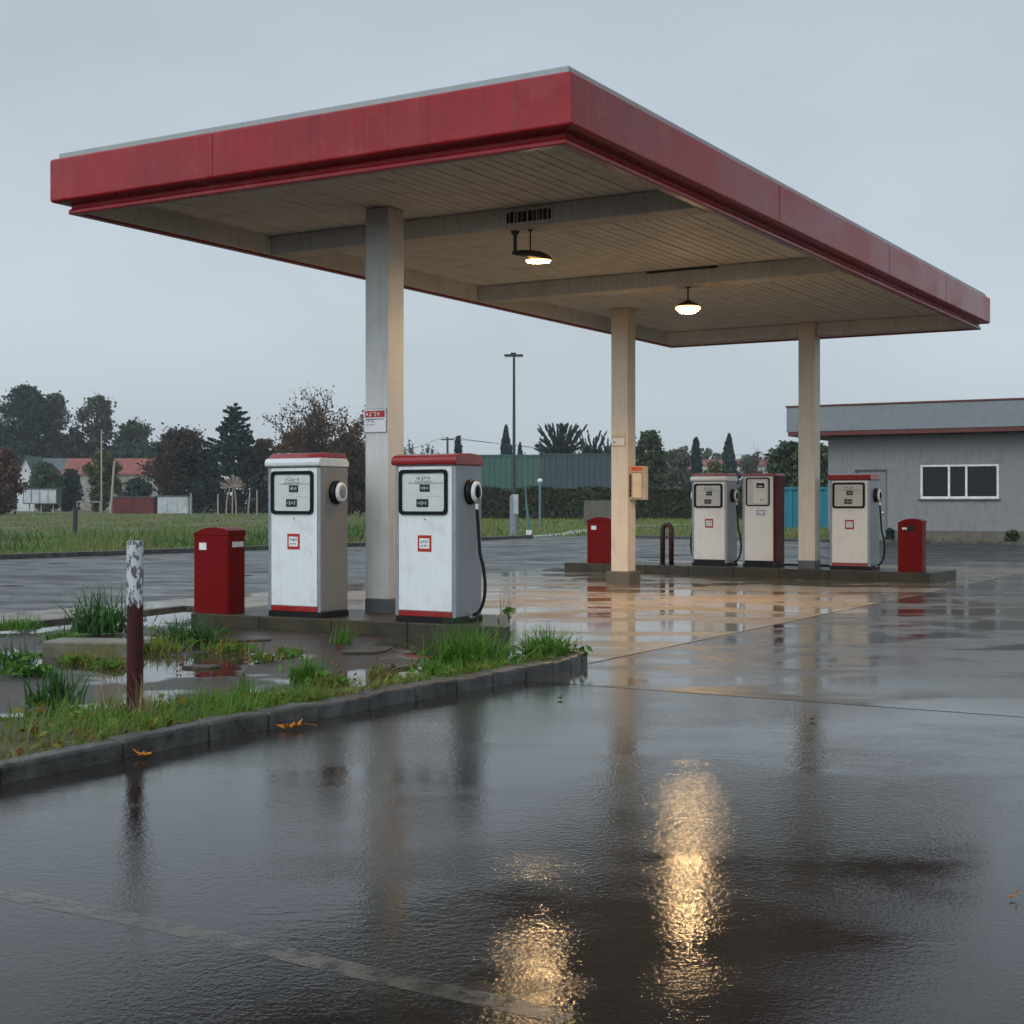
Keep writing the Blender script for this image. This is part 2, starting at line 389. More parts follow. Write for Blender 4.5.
sheet('road', [(-70, -1), (-12.5, 11.3), (-5.9, 17.6), (-4.6, 20.1), (-2.5, 22), (14, 22), (70, -8), (70, 10)] + far_kerb_r[::-1] + [(4.0, 62.5), (1.9, 62.5)] + far_kerb_l[::-1], .0012, 'road', .01)
def strip(name, pts, width, z0, z1, mat, bevel=.02, closed=False, jit=0.0):
    """kerb: a band of given width to the left of the path"""
    P = [Vector((x, y)) for x, y in pts]; n = len(P); inn = []
    for i in range(n):
        a = P[i - 1] if (i > 0 or closed) else P[i]; b = P[(i + 1) % n] if (i < n - 1 or closed) else P[i]
        d = (b - a).normalized(); inn.append(P[i] + Vector((-d.y, d.x)) * width)
    vs = [(p.x, p.y, z) for p in P for z in (z0, z1)] + [(p.x, p.y, z) for p in inn for z in (z0, z1)]
    if jit: vs = [(x + random.uniform(-jit, jit), y + random.uniform(-jit, jit), z + random.uniform(-jit, jit) * (z > .05)) for x, y, z in vs]
    o = 2 * n; fs = []
    for i in range(n if closed else n - 1):
        j = (i + 1) % n
        fs += [(2 * i, 2 * j, 2 * j + 1, 2 * i + 1), (2 * i + 1, 2 * j + 1, o + 2 * j + 1, o + 2 * i + 1), (o + 2 * i, o + 2 * i + 1, o + 2 * j + 1, o + 2 * j)]
    if not closed: fs += [(0, 1, o + 1, o), (2 * n - 2, o + 2 * n - 2, o + 2 * n - 1, 2 * n - 1)]
    mb = MB(); mb.add(vs, fs); return struct(mb.build(name, mat, bevel=bevel))
def smooth_path(pts, sub=6):
    P = [Vector((*p, 0)) for p in pts]; out = []
    for i in range(len(P) - 1):
        p0, p1, p2, p3 = P[max(i - 1, 0)], P[i], P[i + 1], P[min(i + 2, len(P) - 1)]
        for k in range(sub):
            t = k / sub
            q = .5 * ((2 * p1) + (p2 - p0) * t + (2 * p0 - 5 * p1 + 4 * p2 - p3) * t * t + (3 * p1 - p0 - 3 * p2 + p3) * t ** 3); out.append((q.x, q.y))
    out.append((P[-1].x, P[-1].y)); return out
strip('kerb', far_kerb_l, .18, -.02, .13, 'kerb')
strip('kerb', far_kerb_r, .18, -.02, .12, 'kerb')

# concrete forecourt slab under the canopy (station axes)
Pn = Vector((.483, 13.13, 0))                      # near lower corner of the canopy, on the ground
CW, CD = 6.385, 16.5
def st(u, v, z=0.0): p = Pn + U * u + V * v; return Vector((p.x, p.y, z))
slab = [st(.05, .35), st(.05, 22.5), st(-9.5, 22.5), st(-9.5, .35)]
sheet('forecourt_slab', [(p.x, p.y) for p in slab], .005, 'slab', .012)
sheet('forecourt_slab', [(p.x, p.y) for p in (st(-2.6, -1.05), st(15, -1.05), st(15, 26), st(-2.6, 26))], .0025, 'slab_grey', .01)
mbj = MB()
for (a, b) in ((st(.05, .35), st(.05, 22.5)), (st(-9, 6.1), st(.05, 6.1)), (st(-9, 12.4), st(.05, 12.4))):
    d = (b - a).normalized(); nrm = Vector((-d.y, d.x, 0)) * .0045; k = 40
    for i in range(k):
        p, q = a.lerp(b, i / k), a.lerp(b, (i + 1) / k); 
        w0 = 1 + .5 * math.sin(i * 1.7); w1 = 1 + .5 * math.sin((i + 1) * 1.7)
        mbj.add([p - nrm * w0 + Vector((0, 0, .0075)), q - nrm * w1 + Vector((0, 0, .0075)), q + nrm * w1 + Vector((0, 0, .0075)), p + nrm * w0 + Vector((0, 0, .0075))], [(0, 1, 2, 3)])
struct(mbj.build('pavement_joint', plain('joint_tar', (.035, .03, .026), .5)))

# worn white line in the foreground
lp = [gp(-120, 872), gp(0, 893), gp(120, 917), gp(250, 945), gp(330, 965), gp(450, 992), gp(570, 1018)]
mbl = MB()
for a, b in zip(lp[:-1], lp[1:]):
    d = (b - a).normalized(); nr = Vector((-d.y, d.x, 0)) * .058
    mbl.add([a - nr, b - nr, b + nr, a + nr], [(0, 1, 2, 3)])
for i, v in enumerate(mbl.v): mbl.v[i] = (v[0], v[1], .0015)
struct(mbl.build('road_marking', 'line'))
# pale path through the grass beyond the road
strip('path', smooth_path([(.9, 62), (2.6, 66), (5.2, 80), (9.5, 92), (18, 98), (40, 100)]), .9, -.02, .03, 'path', 0)

# ------------------------------------------------------------------ planting bed beside the first island
bed_front = smooth_path([(-7.0, .55), (-5.4, 3.2), (-3.9, 5.7), (-2.71, 7.67), (-1.9, 9.1), (-1.33, 9.98), (-.72, 10.95), (-.15, 11.78), (.36, 12.6), (.64, 13.25), (.70, 13.55), (.60, 13.82), (.30, 14.02)], 8)
for i in range(0, len(bed_front) - 1, 4):
    seg = [Vector(q) for q in bed_front[i:i + 5]]
    seg[0] = seg[0].lerp(seg[1], .03); seg[-1] = seg[-1].lerp(seg[-2], .03); dz = random.uniform(-.008, .008)
    strip('kerb', [tuple(q) for q in seg], .16, -.02, .112 + dz, 'kerb', .02, jit=.006)
bed_back = [(-4.1, 19.6), (-4.5, 19.9), (-5.0, 18.7), (-5.75, 17.2), (-7.6, 15.2), (-12, 11)]
sheet('planting_bed', bed_front + [(.1, 14.4), (-.05, 15.3), (-2.2, 16.9)] + bed_back + [(-12, 4)], .03, 'bed')
vs_, fs_ = [], []
for i, (x, y) in enumerate(bed_front[:-1]):
    d = Vector((bed_front[i + 1][0] - x, bed_front[i + 1][1] - y)).normalized(); nr = Vector((-d.y, d.x)); fd = max(0.0, min(1, (10.9 - y) / 2.4)); w_ = .30 + 1.55 * fd + .14 * math.sin(i * 1.9) + .08 * math.sin(i * 4.3)
    vs_ += [(x + nr.x * .12, y + nr.y * .12, .062), (x + nr.x * (.12 + w_ * .8), y + nr.y * (.12 + w_ * .8), .058), (x + nr.x * (.16 + w_), y + nr.y * (.16 + w_), .026)]
    if i: k = 3 * i; fs_ += [(k - 3, k, k + 1, k - 2), (k - 2, k + 1, k + 2, k - 1)]
q_ = NT('verge_soil'); f_ = q_.noise(18, 5, .7); c_ = q_.mix(q_.ramp(f_, .35, .7), (.022, .018, .010), (.085, .06, .03)); c_ = q_.mix(q_.math('MULTIPLY', q_.ramp(q_.noise(2.5, 4), .45, .6), .7), c_, (.045, .06, .014))
q_.set(Base_Color=c_, Roughness=.6, Normal=q_.bump(f_, .8, .02))
struct(MB().add(vs_, fs_).build('verge_soil', q_.m))
strip('kerb', bed_back[::-1], .12, -.02, .075, 'kerb', .015)

# ------------------------------------------------------------------ canopy
def canopy():
    t = empty('fuel_canopy', Pn, -YAW, 'flat red edged filling station canopy on three square columns', 'canopy')
    def ring(prof):
        """closed profile (offset outwards, z) mitred round the four corners"""
        mb = MB(); n = len(prof); cs = [(-CW, 0, -1, -1), (0, 0, 1, -1), (0, CD, 1, 1), (-CW, CD, -1, 1)]
        vs = [(x + sx * o, y + sy * o, z) for x, y, sx, sy in cs for o, z in prof]
        fs = [(c * n + i, ((c + 1) % 4) * n + i, ((c + 1) % 4) * n + (i + 1) % n, c * n + (i + 1) % n) for c in range(4) for i in range(n)]
        return mb.add(vs, fs)
    fa = ring([(0, 4.75), (0, 4.80), (-.022, 4.806), (-.025, 4.855), (.12, 4.872), (.14, 4.89), (.14, 5.335), (.125, 5.362), (-.10, 5.362), (-.10, 4.75)]).build('fascia', 'fascia', t, .012)
    for u in (-4.1,): MB().box((u, -.1415, 5.115), (.004, .002, .43)).build('panel_seam', 'dark_red', fa)
    for v in (5.2, 9.9, 13.3): MB().box((.1415, v, 5.115), (.002, .005, .43)).build('panel_seam', 'dark_red', fa)
    ring([(.07, 5.364), (.07, 5.43), (.03, 5.44), (-.14, 5.44), (-.14, 5.364)]).build('roof_flashing', 'flash', t, .006)
    MB().span((-CW - .0 + .15, .15, 5.30), (-.15, CD - .15, 5.36)).build('roof_deck', 'flash', t)
    ring([(-.102, 4.775), (-.102, 5.05), (-.15, 5.05), (-.15, 4.775)]).build('edge_beam', 'beam', t, .006)
    ce = MB(); w = .148; n = int((CW - .3) / w)          # boards run from front to back
    for i in range(n + 1):
        x0 = -CW + .15 + i * w; x1 = min(x0 + w - .014, -.15)
        if x1 - x0 < .02: continue
        dz = random.uniform(0, .006)
        ce.span((x0, .15, 5.02 + dz), (x1, CD - .15, 5.045))
    ce.span((-CW + .15, .15, 5.052), (-.15, CD - .15, 5.06))
    ce.build('ceiling', 'ceil', t, .004, 1)
    for v in (3.35, 8.55, 15.95):
        MB().span((-CW + .152, v, 4.77), (-.152, v + .36, 5.018)).build('beam', 'beam', t, .012)
    g = MB()                                            # vent grille on the front face of the first beam
    g.span((-2.62, 3.335, 4.80), (-1.98, 3.349, 4.985)); gv = g.build('vent_grille', 'beam', t, .004)
    s = MB(); x = -2.60
    rr = random.Random(3)
    while x < -2.03:
        wv = rr.choice((.022, .035, .05, .06)); h = rr.uniform(.10, .14)
        s.span((x, 3.331, 4.83), (min(x + wv, -1.995), 3.3345, 4.83 + h)); x += wv + rr.choice((.012, .018))
    s.build('slot', 'black', gv)
    MB().span((-3.2, 8.53, 4.985), (-2.05, 8.549, 5.015)).build('dark_strip', 'lamp_metal', t)  # thin dark strip along the top of the second beam's front face
    def loc(c): d = Vector((c[0] - Pn.x, c[1] - Pn.y, 0)); return d.dot(U), d.dot(V)
    w = .335
    for nm, corner, z0, mat, pl in (('column', (xat(388, 17.2), 17.2), .18, 'col_white', (.345, .16)), ('column', (xat(627.6, 26.2), 26.2), 0, 'col_cream', (.47, .235)),
                                ('column', (xat(814.7, 28.25), 28.25), .2, 'col_cream', (.35, .15))):
        u, v = loc(corner); cx, cy = u - w / 2, v + w / 2
        c = MB().box((cx, cy, (z0 + pl[1] + 5.017) / 2), (w, w, 5.017 - z0 - pl[1])).build('column', mat, t, .012)
        MB().box((cx, cy, z0 + pl[1] / 2 - .01), (pl[0], pl[0], pl[1] + .02)).build('plinth', 'plinth' if z0 else 'panelconc', c, .012)
    return t, loc
CAN, cloc = canopy()

# ------------------------------------------------------------------ pump islands
def island(name, front, yaw, length_l, length_r, depth, h, label, cut=0.0):
    t = empty(name, (front[0], front[1], 0), -yaw, label, 'pump island')
    MB().prism([(-length_l, .07), (length_r - .1, .07), (length_r - .13 - cut, depth), (-length_l, depth)], -.03, h - .003).build('core', 'island', t, .01)
    x = -length_l; i = 0
    while x < length_r - .05:                           # kerb stones along the front
        x1 = min(x + 1.0, length_r)
        MB().span((x + .003, 0, -.03), (x1 - .003, .13, h)).build('kerb_stone', 'island', t, .012); x = x1
    MB().prism([(length_r - .12, .133), (length_r, .133), (length_r - cut, depth), (length_r - .12 - cut, depth)], -.03, h).build('end_stone', 'island', t, .012)
    return t
island('pump_island', (-.08, 15.3), R(27), 4.2, 0.0, 1.45, .18, 'low concrete island under the two nearest fuel pumps', .72)
island('pump_island', (4.15, 28.98), R(35), 3.7, 4.28, 1.5, .2, 'long concrete island under the three far fuel pumps')

# ------------------------------------------------------------------ fuel pumps
def pump(corner, z0, yaw, label, W=.80, D=.52, H=1.86, front='pump_white', side='pump_steel', cap='pump_red', captop=None, base='pump_red', disp='disp',
         nozzle='right', hose=True, badge='red', style='roll', seed=1):
    c = Vector((corner[0], corner[1], 0)); u = Vector((math.cos(yaw), -math.sin(yaw), 0)); v = Vector((math.sin(yaw), math.cos(yaw), 0))
    o = c - u * W / 2 + v * D / 2
    t = empty('fuel_pump', (o.x, o.y, z0), -yaw, label, 'fuel pump', 'old fuel pumps on the islands')
    hw, hd = W / 2, D / 2; fy = -hd
    capz = H - .135 if style == 'roll' else H - .05
    MB().span((-hw + .01, fy - .01, -.005), (hw + .012, hd, .06)).build('plinth', 'black', t, .006)
    MB().span((-hw, fy, .06), (hw, hd, capz)).build('cabinet', side, t, .015)
    MB().span((-hw + .055, fy - .014, .125), (hw - .055, fy - .001, capz - .012)).build('front_panel', front, t, .006)
    for sx in (-1, 1):
        MB().span((sx * hw - (.052 if sx > 0 else -.006), fy - .009, .06), (sx * hw + (-.006 if sx > 0 else .052), fy - .001, capz - .01)).build('corner_strip', 'strip', t, .003)
    MB().span((-hw + .055, fy - .019, .062), (hw - .055, fy - .001, .121)).build('base_trim', base, t, .004)
    if style == 'roll':
        pf = [(fy - .035, capz), (fy - .055, capz + .015), (fy - .06, capz + .05), (fy - .045, capz + .085), (fy - .01, capz + .108), (fy + .06, capz + .125), (0, capz + .132),
              (hd - .10, capz + .122), (hd - .03, capz + .10), (hd + .01, capz + .055), (hd + .012, capz + .01), (hd + .006, capz)]
        if captop:
            k = .045
            cp = MB().extr([(y, z if z < capz + .1 else capz + .1) for y, z in pf], -hw - .012, hw + .010).build('cap', cap, t, .018, 3)
            MB().extr([(fy - .02, capz + .1), (fy + .05, capz + .158), (hd - .08, capz + .158), (hd - .005, capz + .1)], -hw + .012, hw + .006).build('cap_top', captop, t, .01)
        else:
            MB().extr(pf, -hw - .022, hw + .018).build('cap', cap, t, .025, 3)
        wz0, wz1, ww, wx = capz - .545, capz - .048, .63 * W / .8, -.018
    else:
        MB().span((-hw - .008, fy - .028, capz), (hw + .012, hd + .01, H)).build('cap', cap, t, .01)
        MB().span((hw + .0015, fy + .03, .07), (hw + .010, hd - .004, capz - .004)).build('side_panel', 'dark_red', t, .003)
        MB().span((hw - .045, fy - .022, .07), (hw + .009, fy + .028, capz - .004)).build('edge_post', 'dark_red', t, .006)
        wz0, wz1, ww, wx = capz - .60, capz - .03, .57 * W / .8, -.02
    # display: dark rounded frame, pale face set back in it, readouts, glass
    cz = (wz0 + wz1) / 2; hh = wz1 - wz0; b = .038 if style == 'roll' else .024
    fr = ring_xz(MB(), rrect(ww, hh, .05, 5, wx, cz), rrect(ww - 2 * b, hh - 2 * b, .03, 5, wx, cz), fy - .04, fy - .012).build('display_frame', 'frame', t, .004)
    f = MB().span((wx - ww / 2 + b * .6, fy - .018, wz0 + b * .6), (wx + ww / 2 - b * .6, fy - .0155, wz1 - b * .6)).build('display_face', disp, t)
    iw = ww - 2 * b
    if style == 'roll':
        q = MB().span((wx - iw * .36, fy - .0225, wz1 - b - .115), (wx + iw * .46, fy - .0185, wz1 - b - .109)); squiggle(q, wx - .10, wz1 - b - .075, .20, .035, fy - .020, 6, .007, seed)
        squiggle(q, wx - .12, wz1 - b - .104, .24, .018, fy - .020, 11, .004, seed + 9); q.build('lettering', 'ink', f)
        for dx, dz, w2, h2 in ((0.02, -.165, .13, .08), (-.01, -.33, .155, .088)):
            rd = MB().box((wx + dx, fy - .024, wz1 - b + dz), (w2, .012, h2)).build('readout', 'readout', f, .006)
            dg = MB()
            for k in range(5): dg.box((wx + dx - w2 * .32 + k * w2 * .16, fy - .0305, wz1 - b + dz), (w2 * .08, .001, h2 * (.25 + .15 * ((k * seed) % 3))))
            dg.build('digits', 'digit', rd)
        MB().span((wx + iw * .1, fy - .0205, wz1 - b - .262), (wx + iw * .46, fy - .0188, wz1 - b - .257)).build('rule_line', 'digit', f)
    else:
        fp = MB().span((wx - iw * .20, fy - .024, wz0 + b + .03), (wx + iw * .42, fy - .0185, wz1 - b - .03)).build('inner_panel', 'pump_cream', f, .004)
        rd = MB().box((wx + .06, fy - .029, wz1 - .16), (.17, .01, .10)).build('readout', 'readout', f, .005)
        dg = MB().box((wx + .06, fy - .0346, wz1 - .175), (.10, .001, .03)).build('digits', 'digit', rd)
        q = MB(); squiggle(q, wx + .04, wz0 + .09, .12, .06, fy - .026, 3, .008, seed); q.build('lettering', 'ink', f)
    MB().span((wx - ww / 2 + b * .7, fy - .034, wz0 + b * .7), (wx + ww / 2 - b * .7, fy - .0315, wz1 - b * .7)).build('display_glass', 'pane', t)
    MB().box((wx + .02, fy - .0165, wz0 - .05), (.022, .006, .012), 0, 0, .5).build('lock', 'ink', t)
    # badge
    bz = capz - .86 if style == 'roll' else capz - .735
    if badge == 'red':
        bd = MB().span((wx - .075, fy - .019, bz - .09), (wx + .105, fy - .0145, bz + .09)).build('badge', 'badge_red', t, .002)
        MB().span((wx - .05, fy - .0215, bz - .056), (wx + .08, fy - .0192, bz + .056)).build('badge_centre', 'label_white', bd)
        q = MB(); squiggle(q, wx - .037, bz + .004, .105, .032, fy - .0225, 4, .007, seed + 3); squiggle(q, wx - .034, bz - .036, .095, .022, fy - .0225, 5, .005, seed + 5); q.build('badge_print', 'ink', bd)
    else:
        bd = MB().span((wx - .03, fy - .019, bz - .05), (wx + .15, fy - .0145, bz + .05)).build('badge', 'badge_blue', t, .002)
        MB().span((wx - .015, fy - .0215, bz - .034), (wx + .135, fy - .0192, bz + .034)).build('badge_centre', 'label_white', bd)
        q = MB(); squiggle(q, wx - .005, bz - .02, .13, .04, fy - .0225, 4, .007, seed + 3); q.build('badge_print', 'ink_blue', bd)
    for sgn in {'right': (1,), 'both': (1, -1), 'none': ()}[nozzle]:
        ry = Matrix.Translation((sgn * hw, .0, H - .43)) @ Matrix.Rotation(sgn * math.pi / 2, 4, 'Y')
        bt = MB().lathe([(.10, -.004), (.115, .0), (.118, .03), (.10, .065), (.07, .07)], 24, ry @ Matrix.Diagonal((1.18, 1, 1, 1))).build('nozzle_boot', 'black', t, smooth=True)
        ry2 = Matrix.Translation((sgn * (hw + .062), .012, H - .43)) @ Matrix.Rotation(sgn * math.pi / 2, 4, 'Y') @ Matrix.Diagonal((1.2, 1, 1, 1))
        nz = MB().lathe([(.085, .0), (.098, .012), (.095, .035), (.078, .046), (.062, .044), (.055, .030), (.01, .030)], 26, ry2).build('nozzle', 'nozzle_white', t, smooth=True)
        ml = MB().lathe([(.064, .028), (.064, .040), (.04, .050), (.008, .051)], 18, ry2); ml.box((sgn * (hw + .118), .012, H - .43), (.012, .03, .10), 0, .3)
        ml.build('lever', 'black' if hose else 'pump_steel', nz)
        if hose:
            MB().tube([(sgn * (hw + .085), .012, H - .50), (sgn * (hw + .088), .012, H - .56), (sgn * (hw + .088), .012, H - .62)], [.045, .026, .024], 12).build('spout', 'chrome', nz)
            pts = [Vector((sgn * (hw + a), y, z)) for a, y, z in ((.088, .012, H - .60), (.10, .02, H - .8), (.115, .035, H - 1.1), (.145, .05, .62), (.165, .06, .42), (.15, .06, .25), (.105, .05, .13), (.05, .03, .085), (-.01, .02, .075))]
            MB().tube([(p.x, p.y) + (p.z,) for p in [Vector(q) for q in sm3(pts)]], .0185, 10).build('hose', 'black', t, smooth=True)
            MB().box((sgn * (hw + .012), .02, .075), (.05, .10, .07)).build('hose_socket', 'strip', t, .008)
    return t
def sm3(P, sub=6):
    out = []
    for i in range(len(P) - 1):
        p0, p1, p2, p3 = P[max(i - 1, 0)], P[i], P[i + 1], P[min(i + 2, len(P) - 1)]
        for k in range(sub):
            t = k / sub; out.append(.5 * ((2 * p1) + (p2 - p0) * t + (2 * p0 - 5 * p1 + 4 * p2 - p3) * t * t + (3 * p1 - p0 - 3 * p2 + p3) * t ** 3))
    out.append(P[-1]); return out

pump((-2.168, 16.48), .18, YAW, 'white pump with white rolled cap front and tan side, no hose, beside the red bin', W=.78, D=.50, side='pump_tan', cap='pump_white', captop='pump_red', hose=False, seed=2)
pump((-.60, 15.70), .18, YAW, 'nearest white pump with a thick red cap, grey side and hanging hose', W=.81, D=.52, seed=4)
pump((4.375, 29.4), .2, R(33), 'cream pump with a pale chipped cap and hoses on both sides, beside the brown hoop', W=.80, D=.48, front='pump_cream', side='pump_steel', cap='pump_cream', captop='pump_red', base='black', disp='disp_cream', nozzle='both', seed=6)
pump((5.257, 28.85), .2, R(33), 'cream box pump with a dark red side, thin red top and blue badge', W=.72, D=.42, H=1.87, front='pump_cream', side='pump_cream', cap='pump_red', base='black', disp='disp_cream', nozzle='none', hose=False, badge='blue', style='box', seed=8)
pump((6.86, 27.7), .2, R(33), 'white pump with a red cap and grey side, beside the bin with a dark slot', W=.82, D=.52, front='pump_cream', disp='disp_cream', seed=10)

# ------------------------------------------------------------------ red bins
def red_bin(corner, z0, yaw, label, W=.56, D=.34, H=1.02, side=True, slot=False, lab=True):
    c = Vector((corner[0], corner[1], 0)); u = Vector((math.cos(yaw), -math.sin(yaw), 0)); v = Vector((math.sin(yaw), math.cos(yaw), 0)); o = c - u * W / 2 + v * D / 2
    t = empty('litter_bin', (o.x, o.y, z0), -yaw, label, 'litter bin', 'red litter bins by the pumps')
    body = MB().prism(rrect(W, D, .045, 5), .0, H - .10).build('body', 'bin_red', t)
    n = 14; pr = []                                    # arched hood, its crown nearer the right
    for i in range(n + 1):
        x = -1 + 2 * i / n; pr.append((x * (W / 2 + .001), H - .085 + .085 * (1 - abs(x - .18) ** 2.2 / (1.18 ** 2.2))))
    pr = [(W / 2 + .001, H - .10), (-W / 2 - .001, H - .10)] + pr
    MB().extr(pr, -D / 2 - .001, D / 2 + .001, 'y').build('hood', 'bin_red', t, .03, 4)
    if lab: MB().span((-W * .30, -D / 2 - .0085, H - .27), (-W * .10, -D / 2 - .001, H - .185)).build('label', 'label_white', body, .001)
    if side: MB().span((W / 2 + .001, -D * .28, H - .235), (W / 2 + .0085, D * .32, H - .17)).build('label', 'label_white', body, .001)
    if slot: 
        MB().span((-W * .08, -D / 2 - .012, H - .24), (W * .22, -D / 2 - .001, H - .13)).build('slot', 'black', body, .004)
        MB().span((-W * .30, -D / 2 - .0085, H - .205), (-W * .11, -D / 2 - .001, H - .165)).build('label', 'label_white', body, .001)
    return t
red_bin((xat(229, 17.1), 17.05), .18, YAW, 'nearest red bin with white labels on front and side, left of the pumps', W=.56, D=.32)
red_bin((2.10, 30.62), .2, R(35), 'red bin half hidden behind the cream column', W=.62, D=.36, H=.98, side=False)
red_bin((xat(922, 26.9), 26.9), .2, R(30), 'red bin with a dark slot at the right end of the far island', W=.46, D=.34, H=.99, side=False, slot=True, lab=False)

# ------------------------------------------------------------------ posts and hoop
def bollard():
    b = gp(135, 719, .05)
    t = empty('bollard_post', b, 0, 'chipped bollard post, white above and dark red below, in the grass strip', 'bollard')
    def mt(name, base, chip, th):
        q = NT(name); n = q.noise(26, 5, .72, q.pos((1, 1, .5))); c = q.mix(q.ramp(n, th, th + .03), base, chip)
        return q.set(Base_Color=c, Roughness=.45, Normal=q.bump(n, .25, .004), Specular_IOR_Level=.2)
    MB().tube([(0, 0, -.08), (0, 0, .79)], .0545, 22).build('lower_band', mt('bollard_red', (.050, .008, .009), (.016, .010, .009), .54), t)
    n = 22; mb = MB(); w = []
    rr = random.Random(5); lo = [.785 - .03 * abs(math.sin(j * 1.1)) - rr.uniform(0, .02) for j in range(n)]
    r = .0553
    vs = [(r * math.cos(2 * math.pi * j / n), r * math.sin(2 * math.pi * j / n), lo[j]) for j in range(n)] + [(r * math.cos(2 * math.pi * j / n), r * math.sin(2 * math.pi * j / n), 1.185) for j in range(n)]
    vs += [(.8 * x, .8 * y, 1.192) for x, y, z in vs[n:]]
    mb.add(vs, [(j, (j + 1) % n, n + (j + 1) % n, n + j) for j in range(n)] + [(n + j, n + (j + 1) % n, 2 * n + (j + 1) % n, 2 * n + j) for j in range(n)] + [tuple(range(2 * n, 3 * n))])
    mb.build('upper_band', mt('bollard_white', (.50, .51, .52), (.10, .095, .10), .50), t)
bollard()
def hoop():
    Y = 29.95; t = empty('hoop_barrier', (xat(667, Y), Y, .2), -R(33), 'dark brown arched hoop barrier on the far island', 'barrier')
    pts = [Vector((-.10, 0, -.03)), Vector((-.10, 0, .72))] + [Vector((-.10 * math.cos(a), 0, .72 + .10 * math.sin(a) * 1.15)) for a in np.linspace(.3, math.pi - .3, 7)] + [Vector((.10, 0, .72)), Vector((.10, 0, -.03))]
    MB().tube(pts, .052, 14).build('hoop', 'brown_paint', t, smooth=True)
    for sx in (-1, 1): MB().lathe([(.075, 0), (.075, .012), (.055, .016)], 16, Matrix.Translation((sx * .10, 0, 0))).build('foot', 'brown_paint', t)
hoop()

# ------------------------------------------------------------------ signs and box on the columns
def on_col(corner, w=.335):                             # frame of a column's front face: right bottom corner
    return Vector((corner[0], corner[1], 0))
def col_sign():
    c = on_col((xat(388, 17.2), 17.2)); o = c - U * .178; z0 = 2.325; W_, H_ = .315, .29
    t = empty('notice_sign', (o.x, o.y, z0), -YAW, 'small white notice with a red band on the white column', 'sign')
    MB().span((-W_ / 2 - .012, -.012, 0), (W_ / 2 + .008, -.002, H_)).build('backing', 'strip', t, .003)
    f = MB().span((-W_ / 2, -.016, .012), (W_ / 2, -.0125, H_ - .01)).build('face', 'label_white', t)
    b = MB().span((-W_ / 2 + .012, -.0185, H_ - .105), (W_ / 2 - .015, -.0165, H_ - .025)).build('red_band', 'badge_red', t)
    q = MB(); squiggle(q, -W_ / 2 + .025, H_ - .09, .2, .05, -.0195, 5, .012, 21); q.build('band_lettering', 'ink_white', b)
    q = MB(); q.span((-W_ / 2 + .015, -.0185, H_ - .132), (W_ / 2 - .03, -.0165, H_ - .122)); squiggle(q, -W_ / 2 + .025, .125, .12, .035, -.0175, 5, .006, 33); squiggle(q, -W_ / 2 + .02, .09, .13, .014, -.0175, 8, .003, 35)
    q.build('small_print', 'ink_blue', f)
    c = on_col((xat(627.6, 26.2), 26.2)); o = c - U * .17
    t = empty('notice_sign', (o.x, o.y, 2.51), -YAW, 'cream notice plate with a ruled edge on the cream column', 'sign')
    MB().span((-.145, -.02, 0), (.125, -.002, .25)).build('plate', 'cream_box', t, .004)
    f = MB().span((-.125, -.0225, .03), (.105, -.0205, .14)).build('face', 'label_white', t)
    MB().span((-.145, -.024, .175), (.125, -.0203, .183)).build('ruled_edge', 'pump_tan', t)
    q = MB(); squiggle(q, -.11, .05, .05, .05, -.0235, 2, .008, 4); q.build('lettering', 'ink', f)
    # cabinet box on the right face of the same column
    o = c + V * .10
    t = empty('wall_cabinet', (o.x, o.y, 1.54), -YAW, 'cream metal cabinet with an orange top strip on the column side', 'cabinet')
    MB().span((.002, -.02, 0), (.27, .20, .61)).build('casing', 'cream_box', t, .01)
    MB().span((.055, -.032, .03), (.255, -.022, .49)).build('door', 'cream_box', t, .004)
    ring_xz(MB(), [(.045, .02), (.262, .02), (.262, .505), (.045, .505)], [(.06, .04), (.247, .04), (.247, .485), (.06, .485)], -.037, -.0225).build('door_frame', 'pump_tan', t)
    MB().span((.04, -.034, .525), (.262, -.022, .60)).build('top_strip', 'orange_strip', t, .003)
    q = MB().span((.006, -.027, .06), (.03, -.021, .46))
    for k in range(5): q.box((.018, -.028, .08 + k * .085), (.028, .016, .05), 0, 0, .3 * (-1) ** k)
    q.build('hinge', 'brown_paint', t)
col_sign()

